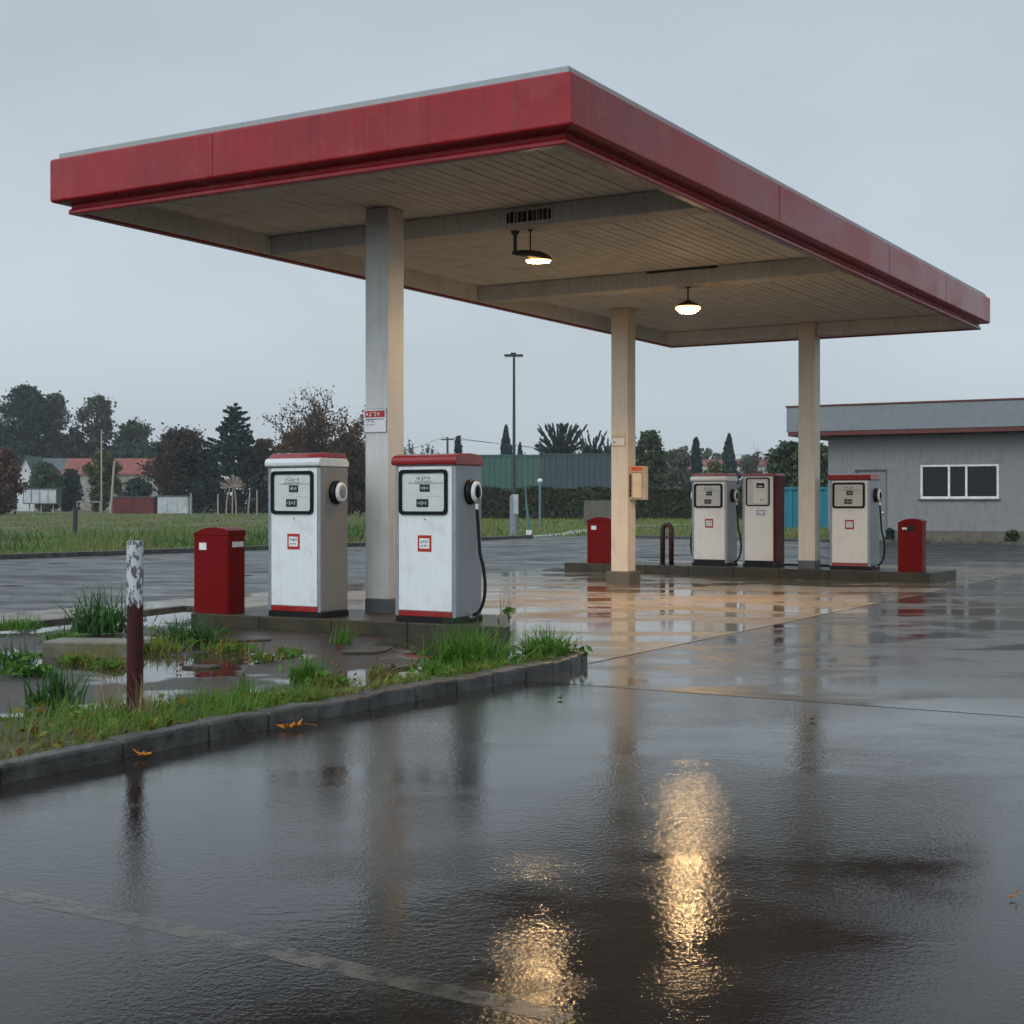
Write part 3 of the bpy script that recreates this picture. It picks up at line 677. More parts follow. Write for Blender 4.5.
# ------------------------------------------------------------------ lamps under the canopy
def light_at(name, loc, watts, r, col=(1, .62, .29)):
    l = bpy.data.lights.new(name, 'AREA'); l.shape = 'DISK'; l.energy = watts; l.size = 2 * r; l.color = col; l.spread = R(150)
    o = bpy.data.objects.new(name, l); COL.objects.link(o); o.location = loc; return o
def lamps():
    p = st(-2.42, 3.52, 4.77)
    t = empty('canopy_lamp', (p.x, p.y, 4.77), -YAW, 'lit cobra head lamp on two rods under the first beam', 'lamp', 'lit lamps under the canopy')
    MB().lathe([(.055, 0), (.05, -.02), (.028, -.05), (.022, -.06), (.022, -.26), (.03, -.27)], 14, Matrix.Translation((-.17, 0, -.002))).build('arm', 'lamp_metal', t)
    MB().lathe([(.035, 0), (.03, -.012), (.009, -.02), (.009, -.29)], 10, Matrix.Translation((.03, .02, -.002))).build('rod', 'lamp_metal', t)
    # tapering housing: narrow at the arm, wide and domed over the lens
    mb = MB(); n = 12; secs = ((-.20, .03, .03, -.27), (-.12, .05, .045, -.28), (0, .085, .06, -.30), (.10, .12, .07, -.325), (.20, .135, .065, -.345), (.275, .11, .045, -.365), (.30, .06, .02, -.375))
    vs = []
    for x, wy, hz, cz in secs:
        for j in range(n): a = 2 * math.pi * j / n; vs.append((x, wy * math.cos(a), cz + hz * math.sin(a) * (1 if math.sin(a) > 0 else .55)))
    fs = [(i * n + j, i * n + (j + 1) % n, (i + 1) * n + (j + 1) % n, (i + 1) * n + j) for i in range(len(secs) - 1) for j in range(n)] + [tuple(range(n)), tuple(range((len(secs) - 1) * n, len(secs) * n))]
    mb.add(vs, fs).build('housing', 'lamp_metal', t, smooth=True)
    mb = MB(); mb.lathe([(.01, -.018), (.07, -.017), (.105, -.011), (.115, 0), (.115, .02)], 24, Matrix.Translation((.15, 0, -.395)) @ Matrix.Rotation(.05, 4, 'Y') @ Matrix.Diagonal((1.3, .9, .8, 1)))
    mb.build('lens', 'lens', t, smooth=True)
    MB().lathe([(.118, .010), (.126, .012), (.126, .024), (.118, .026)], 24, Matrix.Translation((.15, 0, -.402)) @ Matrix.Rotation(.05, 4, 'Y') @ Matrix.Diagonal((1.3, .9, 1, 1))).build('halo_ring', 'halo_ring', t)  # added emissive ring, gives the white lens an orange surround
    q = p + U * .15; light_at('lamp_glow', (q.x, q.y, 4.77 - .445), 22, .09)
    p = Vector((xat(688, 22.05), 22.05, 4.77))
    t = empty('canopy_lamp', (p.x, p.y, 4.77), -YAW, 'lit round pendant lamp under the second beam', 'lamp', 'lit lamps under the canopy')
    MB().lathe([(.04, 0), (.035, -.012), (.012, -.02), (.012, -.20)], 12, Matrix.Translation((0, 0, -.002))).build('rod', 'lamp_metal', t)
    MB().lathe([(.02, -.19), (.05, -.205), (.14, -.25), (.185, -.285), (.185, -.295)], 26).build('housing', 'lamp_metal', t, smooth=True)
    MB().lathe([(.178, -.297), (.19, -.31), (.19, -.335), (.165, -.35), (.14, -.352)], 26).build('halo_ring', 'halo_ring', t, smooth=True)  # added emissive ring: orange halo round the core, warms the ceiling
    MB().lathe([(.15, -.33), (.15, -.36), (.12, -.385), (.06, -.398), (.01, -.40)], 26).build('lens', 'lens', t, smooth=True)
    light_at('lamp_glow', (p.x, p.y, 4.77 - .44), 215, .14)
lamps()

# ------------------------------------------------------------------ black cables on the ground behind the pumps
def cable(name, pts, r, label):
    o = MB().tube(sm3([Vector(p) for p in pts]), r, 8).build(name, 'black', smooth=True); tag(o, label, 'cable'); return o
cable('ground_cable', [(-4.0, 18.9, .03), (-3.5, 18.7, .028), (-2.9, 18.75, .03), (-2.3, 18.45, .03), (-1.75, 18.2, .03), (-1.3, 18.25, .03)], .03, 'black cable lying behind the two nearest pumps')
cable('ground_cable', [(4.9, 30.2, .222), (5.5, 29.7, .222), (6.1, 29.2, .222), (6.7, 28.9, .222)], .022, 'black cable lying on the far island behind the last column')

# ------------------------------------------------------------------ station building on the right
def building():
    yaw = R(30.5); o = Vector((18.7, 53.0, 0))             # wall point seen at the right edge of the photo
    t = empty('service_building', o, -yaw, 'low grey flat roofed service building with red roof trim', 'building')
    L, Rr, Dp = -7.33, 7.0, 9.0
    z_e = 4.05
    door = (-6.25, -5.0, .0, 2.75); win = (-3.75, -.85, 1.62, 2.92)
    w = MB()                                             # front wall with openings
    w.span((L, 0, -.02), (door[0], .25, z_e)); w.span((door[0], 0, door[3]), (door[1], .25, z_e)); w.span((door[1], 0, -.02), (win[0], .25, z_e))
    w.span((win[0], 0, -.02), (win[1], .25, win[2])); w.span((win[0], 0, win[3]), (win[1], .25, z_e)); w.span((win[1], 0, -.02), (Rr, .25, z_e))
    w.span((L, .25, -.02), (L + .25, Dp, z_e)); w.span((Rr - .25, .25, -.02), (Rr, Dp, z_e)); w.span((L + .25, Dp - .25, -.02), (Rr - .25, Dp, z_e))
    w.build('wall', 'render', t)
    pl = MB(); pl.span((L - .03, -.03, -.02), (door[0], -.001, .42)); pl.span((door[1], -.03, -.02), (Rr, -.001, .42)); pl.build('wall_base', 'panelconc', t)
    d = MB().span((door[0] + .06, .09, 0), (door[1] - .06, .14, door[3] - .06)).build('door', 'render_door', t, .004)
    MB().box((door[1] - .2, .07, 1.1), (.12, .04, .04)).build('handle', 'chrome', d)
    df = MB(); df.span((door[0], .04, 0), (door[0] + .06, .2, door[3])); df.span((door[1] - .06, .04, 0), (door[1], .2, door[3])); df.span((door[0] + .06, .04, door[3] - .06), (door[1] - .06, .2, door[3])); df.build('door_frame', 'plinth', t)
    x0, x1, za, zb = win; wf = MB(); b = .09
    wf.span((x0, .03, za), (x1, .13, za + b)); wf.span((x0, .03, zb - b), (x1, .13, zb)); wf.span((x0, .03, za + b), (x0 + b, .13, zb - b)); wf.span((x1 - b, .03, za + b), (x1, .13, zb - b))
    for fx in (.37, .59): xm = x0 + (x1 - x0) * fx; wf.span((xm - .04, .03, za + b), (xm + .04, .13, zb - b))
    wo = wf.build('window', 'frame_white', t, .004)
    MB().span((x0 + b, .085, za + b), (x1 - b, .095, zb - b)).build('pane', 'glass', wo)
    MB().span((x0 - .06, -.08, za - .06), (x1 + .06, .1, za - .002)).build('sill', 'panelconc', wo, .006)
    rf = MB().span((L - 1.35, -1.0, 4.22), (Rr + .6, Dp + .6, 5.18)).build('roof', 'roof_grey', t, .02)
    MB().span((L - 1.38, -1.03, 5.182), (Rr + .63, Dp + .63, 5.25)).build('top_trim', 'trim_red', rf, .008)
    MB().span((L - 1.30, -.97, 4.06), (Rr + .55, Dp + .55, 4.218)).build('eave_trim', 'trim_red', rf, .01)
    MB().tube([(L + 1.6 - 8 * 0 + 8.6, -.05, 0.05), (L + 10.2, -.05, 1.55)], .012, 6).build('conduit', 'roof_grey', t)
building()

# ------------------------------------------------------------------ vegetation makers
def quads(C, size, N=None, aspect=1.0, axis=None):
    """leaf faces at centres C (n,3); size scalar or (n,)"""
    n = len(C); size = np.broadcast_to(np.asarray(size, float), (n,))[:, None]
    a = rng.normal(size=(n, 3)) if axis is None else np.asarray(axis, float) + .25 * rng.normal(size=(n, 3)); a /= np.linalg.norm(a, axis=1)[:, None]
    b = rng.normal(size=(n, 3)); b -= a * (a * b).sum(1)[:, None]; b /= np.linalg.norm(b, axis=1)[:, None]
    a = a * size * aspect * .5; b = b * size * .5
    v = np.stack([C - a, C + b * .8, C + a, C - b * .8], 1).reshape(-1, 3); f = np.arange(4 * n).reshape(-1, 4); return v, f
def tree(px, base_y, top_y, Y, wpx, kind, mat, label, group=None, name=None, n=5200, leaf=None, cb=.12, lobes=16, seed=0, cat='tree'):
    r = np.random.default_rng(seed + int(abs(px) * 7)); 
    H = zat(top_y, Y); Rr = wpx / F * Y / 2; X = xat(px, Y); leaf = leaf or .0019 * Y
    t = empty(name or 'broadleaf_tree', (X, Y, 0), r.uniform(0, 6.28), label, cat, group)
    tr = MB(); 
    if kind == 'broad':
        tr.tube([(0, 0, -.1), (.1, 0, H * .3), (0, .1, H * .62), (0, 0, H * .88)], [H * .022, H * .017, H * .010, H * .003], 8)
        C = []; z0 = H * cb
        lobes = int(lobes * 2.1); n = int(n * 1.7)
        for k in range(lobes):
            f = (k + .5) / lobes; z = z0 + (H - z0) * (f ** .8)
            prof = math.sin(math.pi * min(.97, .12 + .85 * f)) ** .6
            a = k * 2.4 + r.uniform(-.5, .5); rad = Rr * prof * r.uniform(.30, .88); lr = Rr * r.uniform(.16, .40) * (.65 + .35 * prof)
            c = np.array([rad * math.cos(a), rad * math.sin(a), min(z, H - lr * .8)])
            m = int(n / lobes * r.uniform(.7, 1.3)); d = r.normal(size=(m, 3)); d /= np.linalg.norm(d, axis=1)[:, None]
            q = c + d * lr * (r.uniform(.35, 1.08, m) ** .6)[:, None] * np.array([1, 1, .8]) + r.normal(size=(m, 3)) * lr * .20 * r.choice([1, 1, 2.2], (m, 1))
            C.append(q)
            tr.tube([(0, 0, max(H * .12, c[2] * .55)), tuple(c * np.array([.5, .5, .85])), tuple(c)], [H * .009, H * .006, H * .002], 5, False)
        C = np.concatenate(C); C = C[C[:, 2] > .1]; v, f = quads(C, leaf * r.uniform(.7, 1.5, len(C)))
    elif kind == 'spruce':
        tr.tube([(0, 0, -.1), (0, 0, H * .5), (0, 0, H)], [H * .018, H * .011, H * .002], 8)
        C = []; sizes = []; z = H * cb
        while z < H * .985:
            f = 1 - (z - H * cb) / (H * (1 - cb)); nb = 9 if f > .3 else 6; a0 = r.uniform(0, 6.28)
            for k in range(nb):
                a = a0 + 6.283 * k / nb + r.uniform(-.2, .2); zj = r.normal() * .018 * H; L = Rr * (f ** .66) * r.uniform(.5, 1.2) + .05; m = int(16 + 70 * L / Rr * n / 5200)
                s = np.sqrt(r.uniform(.02, 1, m)); dz = -.30 * L * s + .34 * L * s ** 2.4 + (r.uniform(-.16, .05, m)) * L * (1.15 - s) + zj
                wv = r.normal(size=m) * .10 * L * (1.15 - s)
                C.append(np.stack([L * s * math.cos(a) - wv * math.sin(a), L * s * math.sin(a) + wv * math.cos(a), z + dz], 1))
                tr.tube([(0, 0, z), (L * .5 * math.cos(a), L * .5 * math.sin(a), z - .08 * L), (L * .95 * math.cos(a), L * .95 * math.sin(a), z + .03 * L)], [.05, .03, .012], 4, False)
            z += max(.08 * Rr, .058 * H * (f ** .4))
        C = np.concatenate(C); C = C[C[:, 2] > .1]; v, f = quads(C, leaf * r.uniform(.7, 1.5, len(C)), aspect=1.6)
    elif kind == 'column':
        tr.tube([(0, 0, -.1), (0, 0, H * .9)], [H * .02, H * .004], 6)
        z = r.uniform(.02, 1, n) ** .9; ang = r.uniform(0, 6.28, n); rad = Rr * np.sin(np.pi * np.clip(.22 + .78 * z, 0, 1)) ** .8 * np.sqrt(r.uniform(.2, 1, n)) * (1 + .18 * np.sin(ang * 3 + z * 14))
        C = np.stack([rad * np.cos(ang), rad * np.sin(ang), z * H], 1); v, f = quads(C, leaf * r.uniform(.7, 1.4, n), aspect=1.7, axis=np.tile([0, 0, 1.], (n, 1)))
    elif kind == 'spiky':
        tr.tube([(0, 0, -.1), (0, 0, H * .55)], [H * .03, H * .015], 8); C = []; A = []
        for k in range(lobes):
            a = k * 2.4; el = R(r.uniform(15, 88)); L = Rr * r.uniform(.75, 1.15) / max(.45, math.cos(el))
            z0 = H * r.uniform(.50, .68); d = np.array([math.cos(el) * math.cos(a), math.cos(el) * math.sin(a), math.sin(el)]); e = np.array([0, 0, z0]) + d * min(L, (H - z0) / max(d[2], .2))
            tr.tube([(0, 0, z0), tuple(e)], [.14, .03], 5, False); m = n // lobes; s = r.uniform(.15, 1.03, m)
            C.append(np.array([0, 0, z0]) + (e - [0, 0, z0]) * s[:, None] + r.normal(size=(m, 3)) * Rr * .05 * (1.25 - s)[:, None]); A.append(np.tile(d, (m, 1)))
        m = n // 2; q = r.normal(size=(m, 3)) * np.array([Rr * .42, Rr * .42, H * .13]) + [0, 0, H * .40]; C.append(q); A.append(r.normal(size=(m, 3)))
        C = np.concatenate(C); A = np.concatenate(A); k = C[:, 2] > .1; C = C[k]; A = A[k]; v, f = quads(C, leaf * r.uniform(.7, 1.4, len(C)), aspect=2.4, axis=A)
    elif kind == 'bare':
        tips = []
        def grow(p, d, L, rad, lev):
            q = p + d * L * .5 + Vector(r.normal(size=3)) * L * .05; e = p + d * L + Vector(r.normal(size=3)) * L * .08
            tr.tube([p, q, e], [rad, rad * .82, rad * .6], 5 if lev > 1 else 3, False)
            if lev == 0: tips.append(e); return
            for k in range(3 if lev > 1 else 4):
                nd = (d + Vector(r.normal(size=3)) * .55 + Vector((0, 0, .12))).normalized(); 
                b = p.lerp(e, r.uniform(.55, 1.0)); grow(b, nd, L * r.uniform(.55, .82), rad * .58, lev - 1); tips.append(b)
        for k in range(lobes // 5):
            a = 6.28 * k / (lobes // 5); grow(Vector((0, 0, H * .02)), Vector((.55 * math.cos(a), .55 * math.sin(a), 1)).normalized(), H * .34, H * .017, 5)
        T = np.array([tuple(x) for x in tips]); T = T * np.array([Rr / max(1e-3, np.percentile(np.abs(T[:, :2]), 97))] * 2 + [H / T[:, 2].max()])
        V3 = np.array(tr.v); sc = np.array([Rr / max(1e-3, np.percentile(np.abs(np.array([tuple(x) for x in tips])[:, :2]), 97))] * 2 + [H / V3[:, 2].max()]); tr.v = [tuple(x) for x in V3 * sc]
        m = n; idx = r.integers(0, len(T), m); C = T[idx] + r.normal(size=(m, 3)) * Rr * .05; 
        low = r.uniform(0, 1, m) < np.clip(1.25 - .85 * C[:, 2] / H, .15, 1); C = C[low & (C[:, 2] > .1)]; v, f = quads(C, leaf * r.uniform(.6, 1.2, len(C)))
    tr.build('trunk', 'bark', t)
    rawmesh('crown', v, f, mat, t); return t

def blades(C, hgt, width, lean, segs=3, curl=.6, r=None):
    """grass blades: roots C (n,3), per-blade height; returns verts, faces"""
    r = r or rng; n = len(C); hgt = np.broadcast_to(np.asarray(hgt, float), (n,)); ang = r.uniform(0, 2 * np.pi, n); ln = np.abs(r.normal(size=n)) * lean
    d = np.stack([np.cos(ang), np.sin(ang), np.zeros(n)], 1); side = np.stack([-np.sin(ang + .6), np.cos(ang + .6), np.zeros(n)], 1); vs = []
    for k in range(segs + 1):
        s = k / segs; x = hgt * ln * (s * .5 + curl * s * s); z = hgt * (s - .32 * np.minimum(ln, 1.4) * s * s)
        c = C + d * x[:, None]; c[:, 2] += z; w = (width * (1 - s * .92) * .5); wv = side * (np.broadcast_to(w, (n,))[:, None])
        vs += [c - wv, c + wv]
    v = np.stack(vs, 1).reshape(-1, 3); b = (np.arange(n) * 2 * (segs + 1))[:, None]
    f = np.concatenate([b + np.array([[2 * k, 2 * k + 1, 2 * k + 3, 2 * k + 2]]) for k in range(segs)], 0); return v, f
def plant(px, py, hpx, wpx, mat, label, n=90, z=.03, lean=.7, wid=.012, cat='plant', group='weeds growing in the planting bed', name='weed_tuft', flowers=0, broad=0):
    p = gp(px, py, z); s = p.y / F; h = hpx * s; w = wpx * s; r = np.random.default_rng(int(px * 13 + py))
    t = empty(name, p, 0, label, cat, group)
    n = int(n * 1.7); C = np.stack([r.normal(size=n) * w * .19, r.normal(size=n) * w * .15, np.zeros(n)], 1); wid *= 1.15; v, f = blades(C, h * r.uniform(.45, 1.12, n), wid * r.uniform(.6, 1.3, n), lean, 4, .6, r)
    rawmesh('blades', v, f, mat, t)
    if broad:
        q = np.stack([r.normal(size=broad) * w * .24, r.normal(size=broad) * w * .16, r.uniform(.02, h * .45, broad)], 1); v, f = quads(q, .055 * r.uniform(.5, 1.3, broad), aspect=1.9, axis=r.normal(size=(broad, 3)) * [1, 1, .5]); rawmesh('leaves', v, f, 'tuft', t)
    if flowers:
        q = np.stack([r.normal(size=flowers) * w * .13, r.normal(size=flowers) * w * .1, r.uniform(h * .25, h * .5, flowers)], 1)
        for b in q: v, f = quads(b + r.normal(size=(7, 3)) * .014, .04); rawmesh('blossom', v, f, 'petal', t)
    return t

# weeds in the bed, each one its own plant
plant(98, 633, 50, 70, 'tuft_dark', 'tall dark green strap leaf tuft at the back of the bed', 130, .05, .55, .02, flowers=0, broad=30)
plant(188, 643, 32, 85, 'tuft_dark', 'wide dark green tuft in front of the nearest red bin', 170, .03, .9, .014, broad=70)
plant(470, 667, 52, 105, 'tuft', 'big bright green clump in front of the nearest pump', 330, .03, 1.0, .013, broad=120)
plant(546, 657, 36, 66, 'tuft', 'leafy green clump at the rounded end of the kerb', 130, .08, .7, .016, broad=110)
plant(54, 706, 48, 52, 'tuft_dark', 'upright blue green strap leaf tuft near the left edge', 60, .04, .45, .022)
plant(305, 682, 32, 42, 'tuft', 'small green tuft standing in the middle of the puddle', 100, .03, .6, .012, broad=35)
plant(342, 643, 24, 26, 'tuft', 'thin green sprig against the near island kerb', 34, .03, .5, .012)
plant(20, 629, 16, 70, 'tuft', 'low green tuft at the far left back kerb', 110, .06, .8, .016)
plant(268, 661, 14, 34, 'moss', 'low yellow green weed by the puddle edge', 50, .03, 1.0, .014, broad=20)
plant(150, 652, 20, 90, 'moss', 'yellow green weed spreading beside the concrete block', 130, .03, .9, .014, broad=60)
plant(76, 664, 18, 46, 'moss', 'yellow green weed in front of the concrete block', 70, .03, .9, .014, broad=30)
plant(12, 668, 34, 60, 'tuft_dark', 'dark leafy weed with white petals at the left edge', 60, .03, .7, .014, flowers=3, broad=90)
plant(30, 676, 20, 50, 'tuft_dark', 'low dark weed with white petals before the concrete block', 40, .03, .8, .014, flowers=2, broad=70)
plant(330, 684, 14, 60, 'moss', 'flat yellow green weed right of the puddle tuft', 80, .03, 1.1, .012, broad=30)
plant(246, 703, 32, 26, 'tuft', 'narrow upright weed on the inner edge of the kerb', 26, .04, .4, .018)
plant(378, 676, 16, 30, 'moss', 'small weed among dead leaves near the kerb', 40, .03, 1.0, .012)
plant(415, 683, 14, 60, 'grass', 'thin row of grass along the kerb right of the puddle', 100, .06, .8, .009)
plant(128, 622, 24, 50, 'tuft_dark', 'dark tuft with white petals behind the bollard', 60, .05, .8, .014, flowers=3)
plant(507, 622, 34, 14, 'tuft_dark', 'spindly grey green sprig beside the island end', 12, .0, .25, .010, broad=26)
plant(140, 722, 52, 44, 'straw', 'dry straw tuft around the foot of the bollard', 44, .05, .55, .007)
plant(112, 718, 64, 40, 'straw', 'tall dry straw stalks left of the bollard', 22, .05, .35, .006)
plant(10, 762, 40, 60, 'straw', 'pale bent straw hanging over the kerb at the left edge', 6, .10, 1.6, .008)
plant(290, 655, 14, 40, 'moss', 'low yellow weed between the puddle and the first pump', 50, .03, 1.0, .012, broad=25)
plant(228, 652, 16, 60, 'moss', 'yellow green weed below the red bin', 80, .03, .9, .012, broad=40)
plant(62, 640, 14, 50, 'tuft', 'low green weed behind the concrete block', 70, .04, .9, .014, broad=30)
plant(110, 668, 16, 44, 'moss', 'yellow weed at the right front corner of the concrete block', 60, .03, .9, .013, broad=40)
plant(436, 676, 20, 40, 'tuft', 'short green tuft left of the big clump', 80, .05, .8, .012, broad=20)
# grass strip along the kerb
def grass_patch(name, n, fn, hr, wid, mat, lean=.7, segs=3):
    C = []
    while len(C) < n:
        q = fn()
        if q is not None: C.append(q)
    C = np.array(C); v, f = blades(C, rng.uniform(hr[0], hr[1], n), wid * rng.uniform(.6, 1.4, n), lean, segs); o = rawmesh(name, v, f, mat); return tag(o, kind='stuff')
bf = [Vector((x, y, 0)) for x, y in bed_front]
def along_kerb():
    i = random.randrange(0, len(bf) - 1); p = bf[i].lerp(bf[i + 1], random.random()); d = (bf[i + 1] - bf[i]).normalized(); nr = Vector((-d.y, d.x, 0))
    if p.x < -8 or p.y > 12.9: return None
    fade = max(0.0, min(1, (10.6 - p.y) / 2.2)); w = .18 + 1.75 * fade
    k = random.random() ** 1.3 * w; q = p + nr * (.16 + k)
    if fade < .1 and random.random() < .75: return None
    # keep clumpy
    if math.sin(q.x * 5.1 + q.y * 2.3) + math.sin(q.x * 2.2 - q.y * 6.1) + random.uniform(-1.6, 1.6) < -1.0: return None
    return (q.x, q.y, .035)
o = grass_patch('verge_grass', 11500, along_kerb, (.06, .23), .0095, 'grass', .9); tag(o, 'short green and yellow grass growing along the inside of the kerb', 'grass')
B_ = np.array([q for q in (along_kerb() for _ in range(2600)) if q is not None]); B_[:, 2] = rng.uniform(.05, .15, len(B_)); v, f = quads(B_, .05 * rng.uniform(.5, 1.5, len(B_)), aspect=1.6, axis=rng.normal(size=(len(B_), 3)) * [1, 1, .35])
tag(rawmesh('verge_weeds', v, f, 'moss'), 'broad leaved yellow green weeds mixed into the verge grass', 'weeds', kind='stuff')
def litter_pt():
    q = along_kerb()
    return None if q is None else (q[0], q[1], .05 + random.uniform(0, .03))
L = np.array([q for q in (litter_pt() for _ in range(1500)) if q is not None]); L2 = []
while len(L2) < 90:
    q = gp(random.uniform(170, 440), random.uniform(640, 690), .03)
    if math.sin(q.x * 4) + math.sin(q.y * 5 + q.x) > .2: L2.append((q.x, q.y, .015 + random.uniform(0, .012)))
L = np.concatenate([L, np.array(L2)])
v, f = quads(L + [0, 0, .03], .045 * rng.uniform(.6, 1.5, len(L)))
tag(rawmesh('leaf_litter', v, f, 'deadleaf'), 'rusty brown dead leaves lying in the verge grass', 'leaf litter', kind='stuff')

# concrete block lying in the bed
o = MB().box((0, 0, .07), (.86, .42, .17)).build('concrete_block', 'block', None, .015, loc=(*gp(94, 655, .03)[:2], .02), rz=-R(6)); tag(o, 'mossy broken concrete block lying in the bed behind the bollard', 'concrete block')

def fragment(px, py, sx, sy, rz, label):
    p = gp(px, py, .03); rr = random.Random(int(px)); n = 6
    poly = [(sx * (1 + rr.uniform(-.4, .3)) * math.cos(2 * math.pi * i / n), sy * (1 + rr.uniform(-.25, .2)) * math.sin(2 * math.pi * i / n)) for i in range(n)]
    o = MB().prism(poly, -.02, .028).build('paving_fragment', 'island', None, .008, loc=(p.x, p.y, .025), rz=rz); tag(o, label, 'paving fragment', 'broken paving in the bed')
fragment(245, 640, .40, .25, .3, 'flat broken paving piece before the red bin')
fragment(365, 652, .36, .22, .9, 'flat broken paving piece under the first pump')
fragment(205, 668, .16, .12, .1, 'small broken paving piece at the puddle edge')
fragment(400, 668, .22, .14, .5, 'small broken paving piece near the kerb below the pumps')
fragment(20, 655, .30, .2, .4, 'flat broken paving piece at the left picture edge')
# fallen leaves on the wet asphalt
def fallen(px, py, s, rz, label, mat='leaf'):
    p = gp(px, py, .006); mb = MB(); n = 9
    out = []
    for j in range(n * 2):
        a = 2 * math.pi * j / (n * 2); rr = s * (.55 + .45 * (j % 2)) * (1 - .35 * abs(math.sin(a)))
        out.append((rr * math.cos(a), rr * .75 * math.sin(a), .004 + .75 * abs(rr * math.sin(a)) * (.6 + .4 * math.sin(j * 2.3)) + .45 * abs(rr * math.cos(a)) * (.5 + .5 * math.sin(j * 1.7))))
    vs = [(0, 0, .004)] + out; mb.add(vs, [(0, 1 + j, 1 + (j + 1) % (2 * n)) for j in range(2 * n)])
    mb.tube([(s * .9, 0, .03), (s * 1.4, .01, .02), (s * 1.7, .0, .012)], .0018, 4)
    o = mb.build('fallen_leaf', mat, None, loc=p, rz=rz); tag(o, label, 'leaf', 'fallen leaves on the wet asphalt'); md = o.modifiers.new('thickness', 'SOLIDIFY'); md.thickness = .0015
fallen(291, 729, .105, .4, 'crumpled orange leaf on asphalt just off the kerb')
fallen(143, 757, .075, 2.6, 'curled orange leaf at the kerb foot below the bollard')
fallen(560, 699, .045, 1.2, 'rusty leaf alone on wet asphalt past the kerb end', 'deadleaf')
fallen(812, 720, .04, .7, 'dark brown leaf on the asphalt below the far column', 'deadleaf')
fallen(1012, 898, .018, .2, 'tiny orange leaf at the right edge')

# ------------------------------------------------------------------ field and grass beyond the road
def kerb_y(x):
    pts = far_kerb_l + far_kerb_r
    for a, b in zip(pts[:-1], pts[1:]):
        if a[0] <= x <= b[0]: return a[1] + (b[1] - a[1]) * (x - a[0]) / (b[0] - a[0])
    return 60
def field_pt():
    Y = 37 + 150 * random.random() ** 1.9; px = random.uniform(-40, 500); X = xat(px, Y)
    if Y < kerb_y(X) + .4 : return None
    if math.sin(X * .7) + math.sin(Y * .35 + X * .2) + random.uniform(-1.5, 1.5) < -.9: return None
    return (X, Y, -.01)
C = []
while len(C) < 30000:
    q = field_pt()
    if q: C.append(q)
C = np.array(C); dist = np.array([q[1] - kerb_y(q[0]) for q in C]); clump = .5 + .5 * np.sin(C[:, 0] * .9 + 2 * np.sin(C[:, 1] * .23)) * np.cos(C[:, 1] * .31)
hh = np.clip(dist / 5, .12, 1) * np.where(dist > 26, .35, 1) * (.12 + .62 * clump ** 1.5) * rng.uniform(.5, 1.2, len(C)); v, f = blades(C, hh, .05 * (C[:, 1] / 45) ** .8, .5, 2)
wk = (np.sin(C[:, 0] * .55 + 1.3 * np.sin(C[:, 1] * .4)) + rng.normal(size=len(C)) * .5 > .35) & (dist < 26) & (dist > 1.5)
v2, f2 = blades(C[wk] + rng.normal(size=(wk.sum(), 3)) * [.5, .5, 0], hh[wk] * 1.25, .07, .8, 3); tag(rawmesh('tall_weeds', v2, f2, 'tuft_dark'), 'darker green weed clumps standing out of the field weeds', 'weeds', kind='stuff')
tag(rawmesh('field_weeds', v, f, 'weed'), 'rank green and brown weeds filling the field beyond the road', 'weeds', kind='stuff')
def lawn_pt():
    Y = 50 + 95 * random.random() ** 1.5; px = random.uniform(478, 1060); X = xat(px, Y)
    if Y < kerb_y(X) + .3: return None
    if .9 < X < 5.0 and Y < 63: return None
    return (X, Y, -.01)
C = []
while len(C) < 16000:
    q = lawn_pt()
    if q: C.append(q)
C = np.array(C); v, f = blades(C, rng.uniform(.08, .26, len(C)), .05 * (C[:, 1] / 55), .6, 2)
tag(rawmesh('lawn_grass', v, f, 'grass'), 'short mown grass between the far road and the hedge', 'grass', kind='stuff')

# trees, left to right
LT = 'tall trees on the left skyline'
tree(-8, 508, 424, 300, 75, 'broad', 'fol_dark', 'dark tall tree cut by the left picture edge', LT, seed=1, lobes=20)
tree(25, 508, 387, 300, 62, 'broad', 'fol_dark', 'tallest dark tree on the left skyline', LT, seed=2, n=7000, lobes=22)
tree(55, 508, 394, 305, 48, 'broad', 'fol_grey', 'grey brown thin crowned tree right of the tallest tree', LT, seed=3, n=3000, lobes=16)
tree(97, 508, 396, 310, 50, 'broad', 'fol_grey', 'open crowned grey green tree above the red roof', LT, seed=4, n=3200, lobes=15)
tree(136, 508, 422, 320, 52, 'broad', 'fol_mid', 'rounded tree behind the right end of the red roof', LT, seed=5, n=5000)
for i, (px, ty, w) in enumerate(((10, 446, 60), (48, 440, 55), (78, 446, 60), (112, 444, 60), (150, 452, 55))):
    pass
def wood(name, x0, x1, Y, prof, mat, n, label, leaf):
    r = np.random.default_rng(int(abs(x0) + Y)); px = r.uniform(x0, x1, n); top = np.array([zat(prof(p), Y) for p in px]); top = top * (1 + .10 * np.sin(px * .9) + .06 * np.sin(px * 2.3))
    z = top * r.uniform(.0, 1, n) ** .7; yy = Y + r.normal(size=n) * 5; C = np.stack([(px - CX) / F * Y, yy, z + .2], 1); v, f = quads(C, leaf * r.uniform(.7, 1.5, n)); tag(rawmesh(name, v, f, mat), label, 'woodland', kind='stuff')
wood('woodland', -30, 165, 316, lambda p: 446 + .06 * abs(p - 40), 'fol_dark', 9000, 'dark mass of woodland behind the red roofed house', 1.5)
wood('woodland', 560, 840, 330, lambda p: 459 + 4 * math.sin(p * .07), 'fol_grey', 6500, 'hazy mass of woodland far behind the hedge', 1.5)
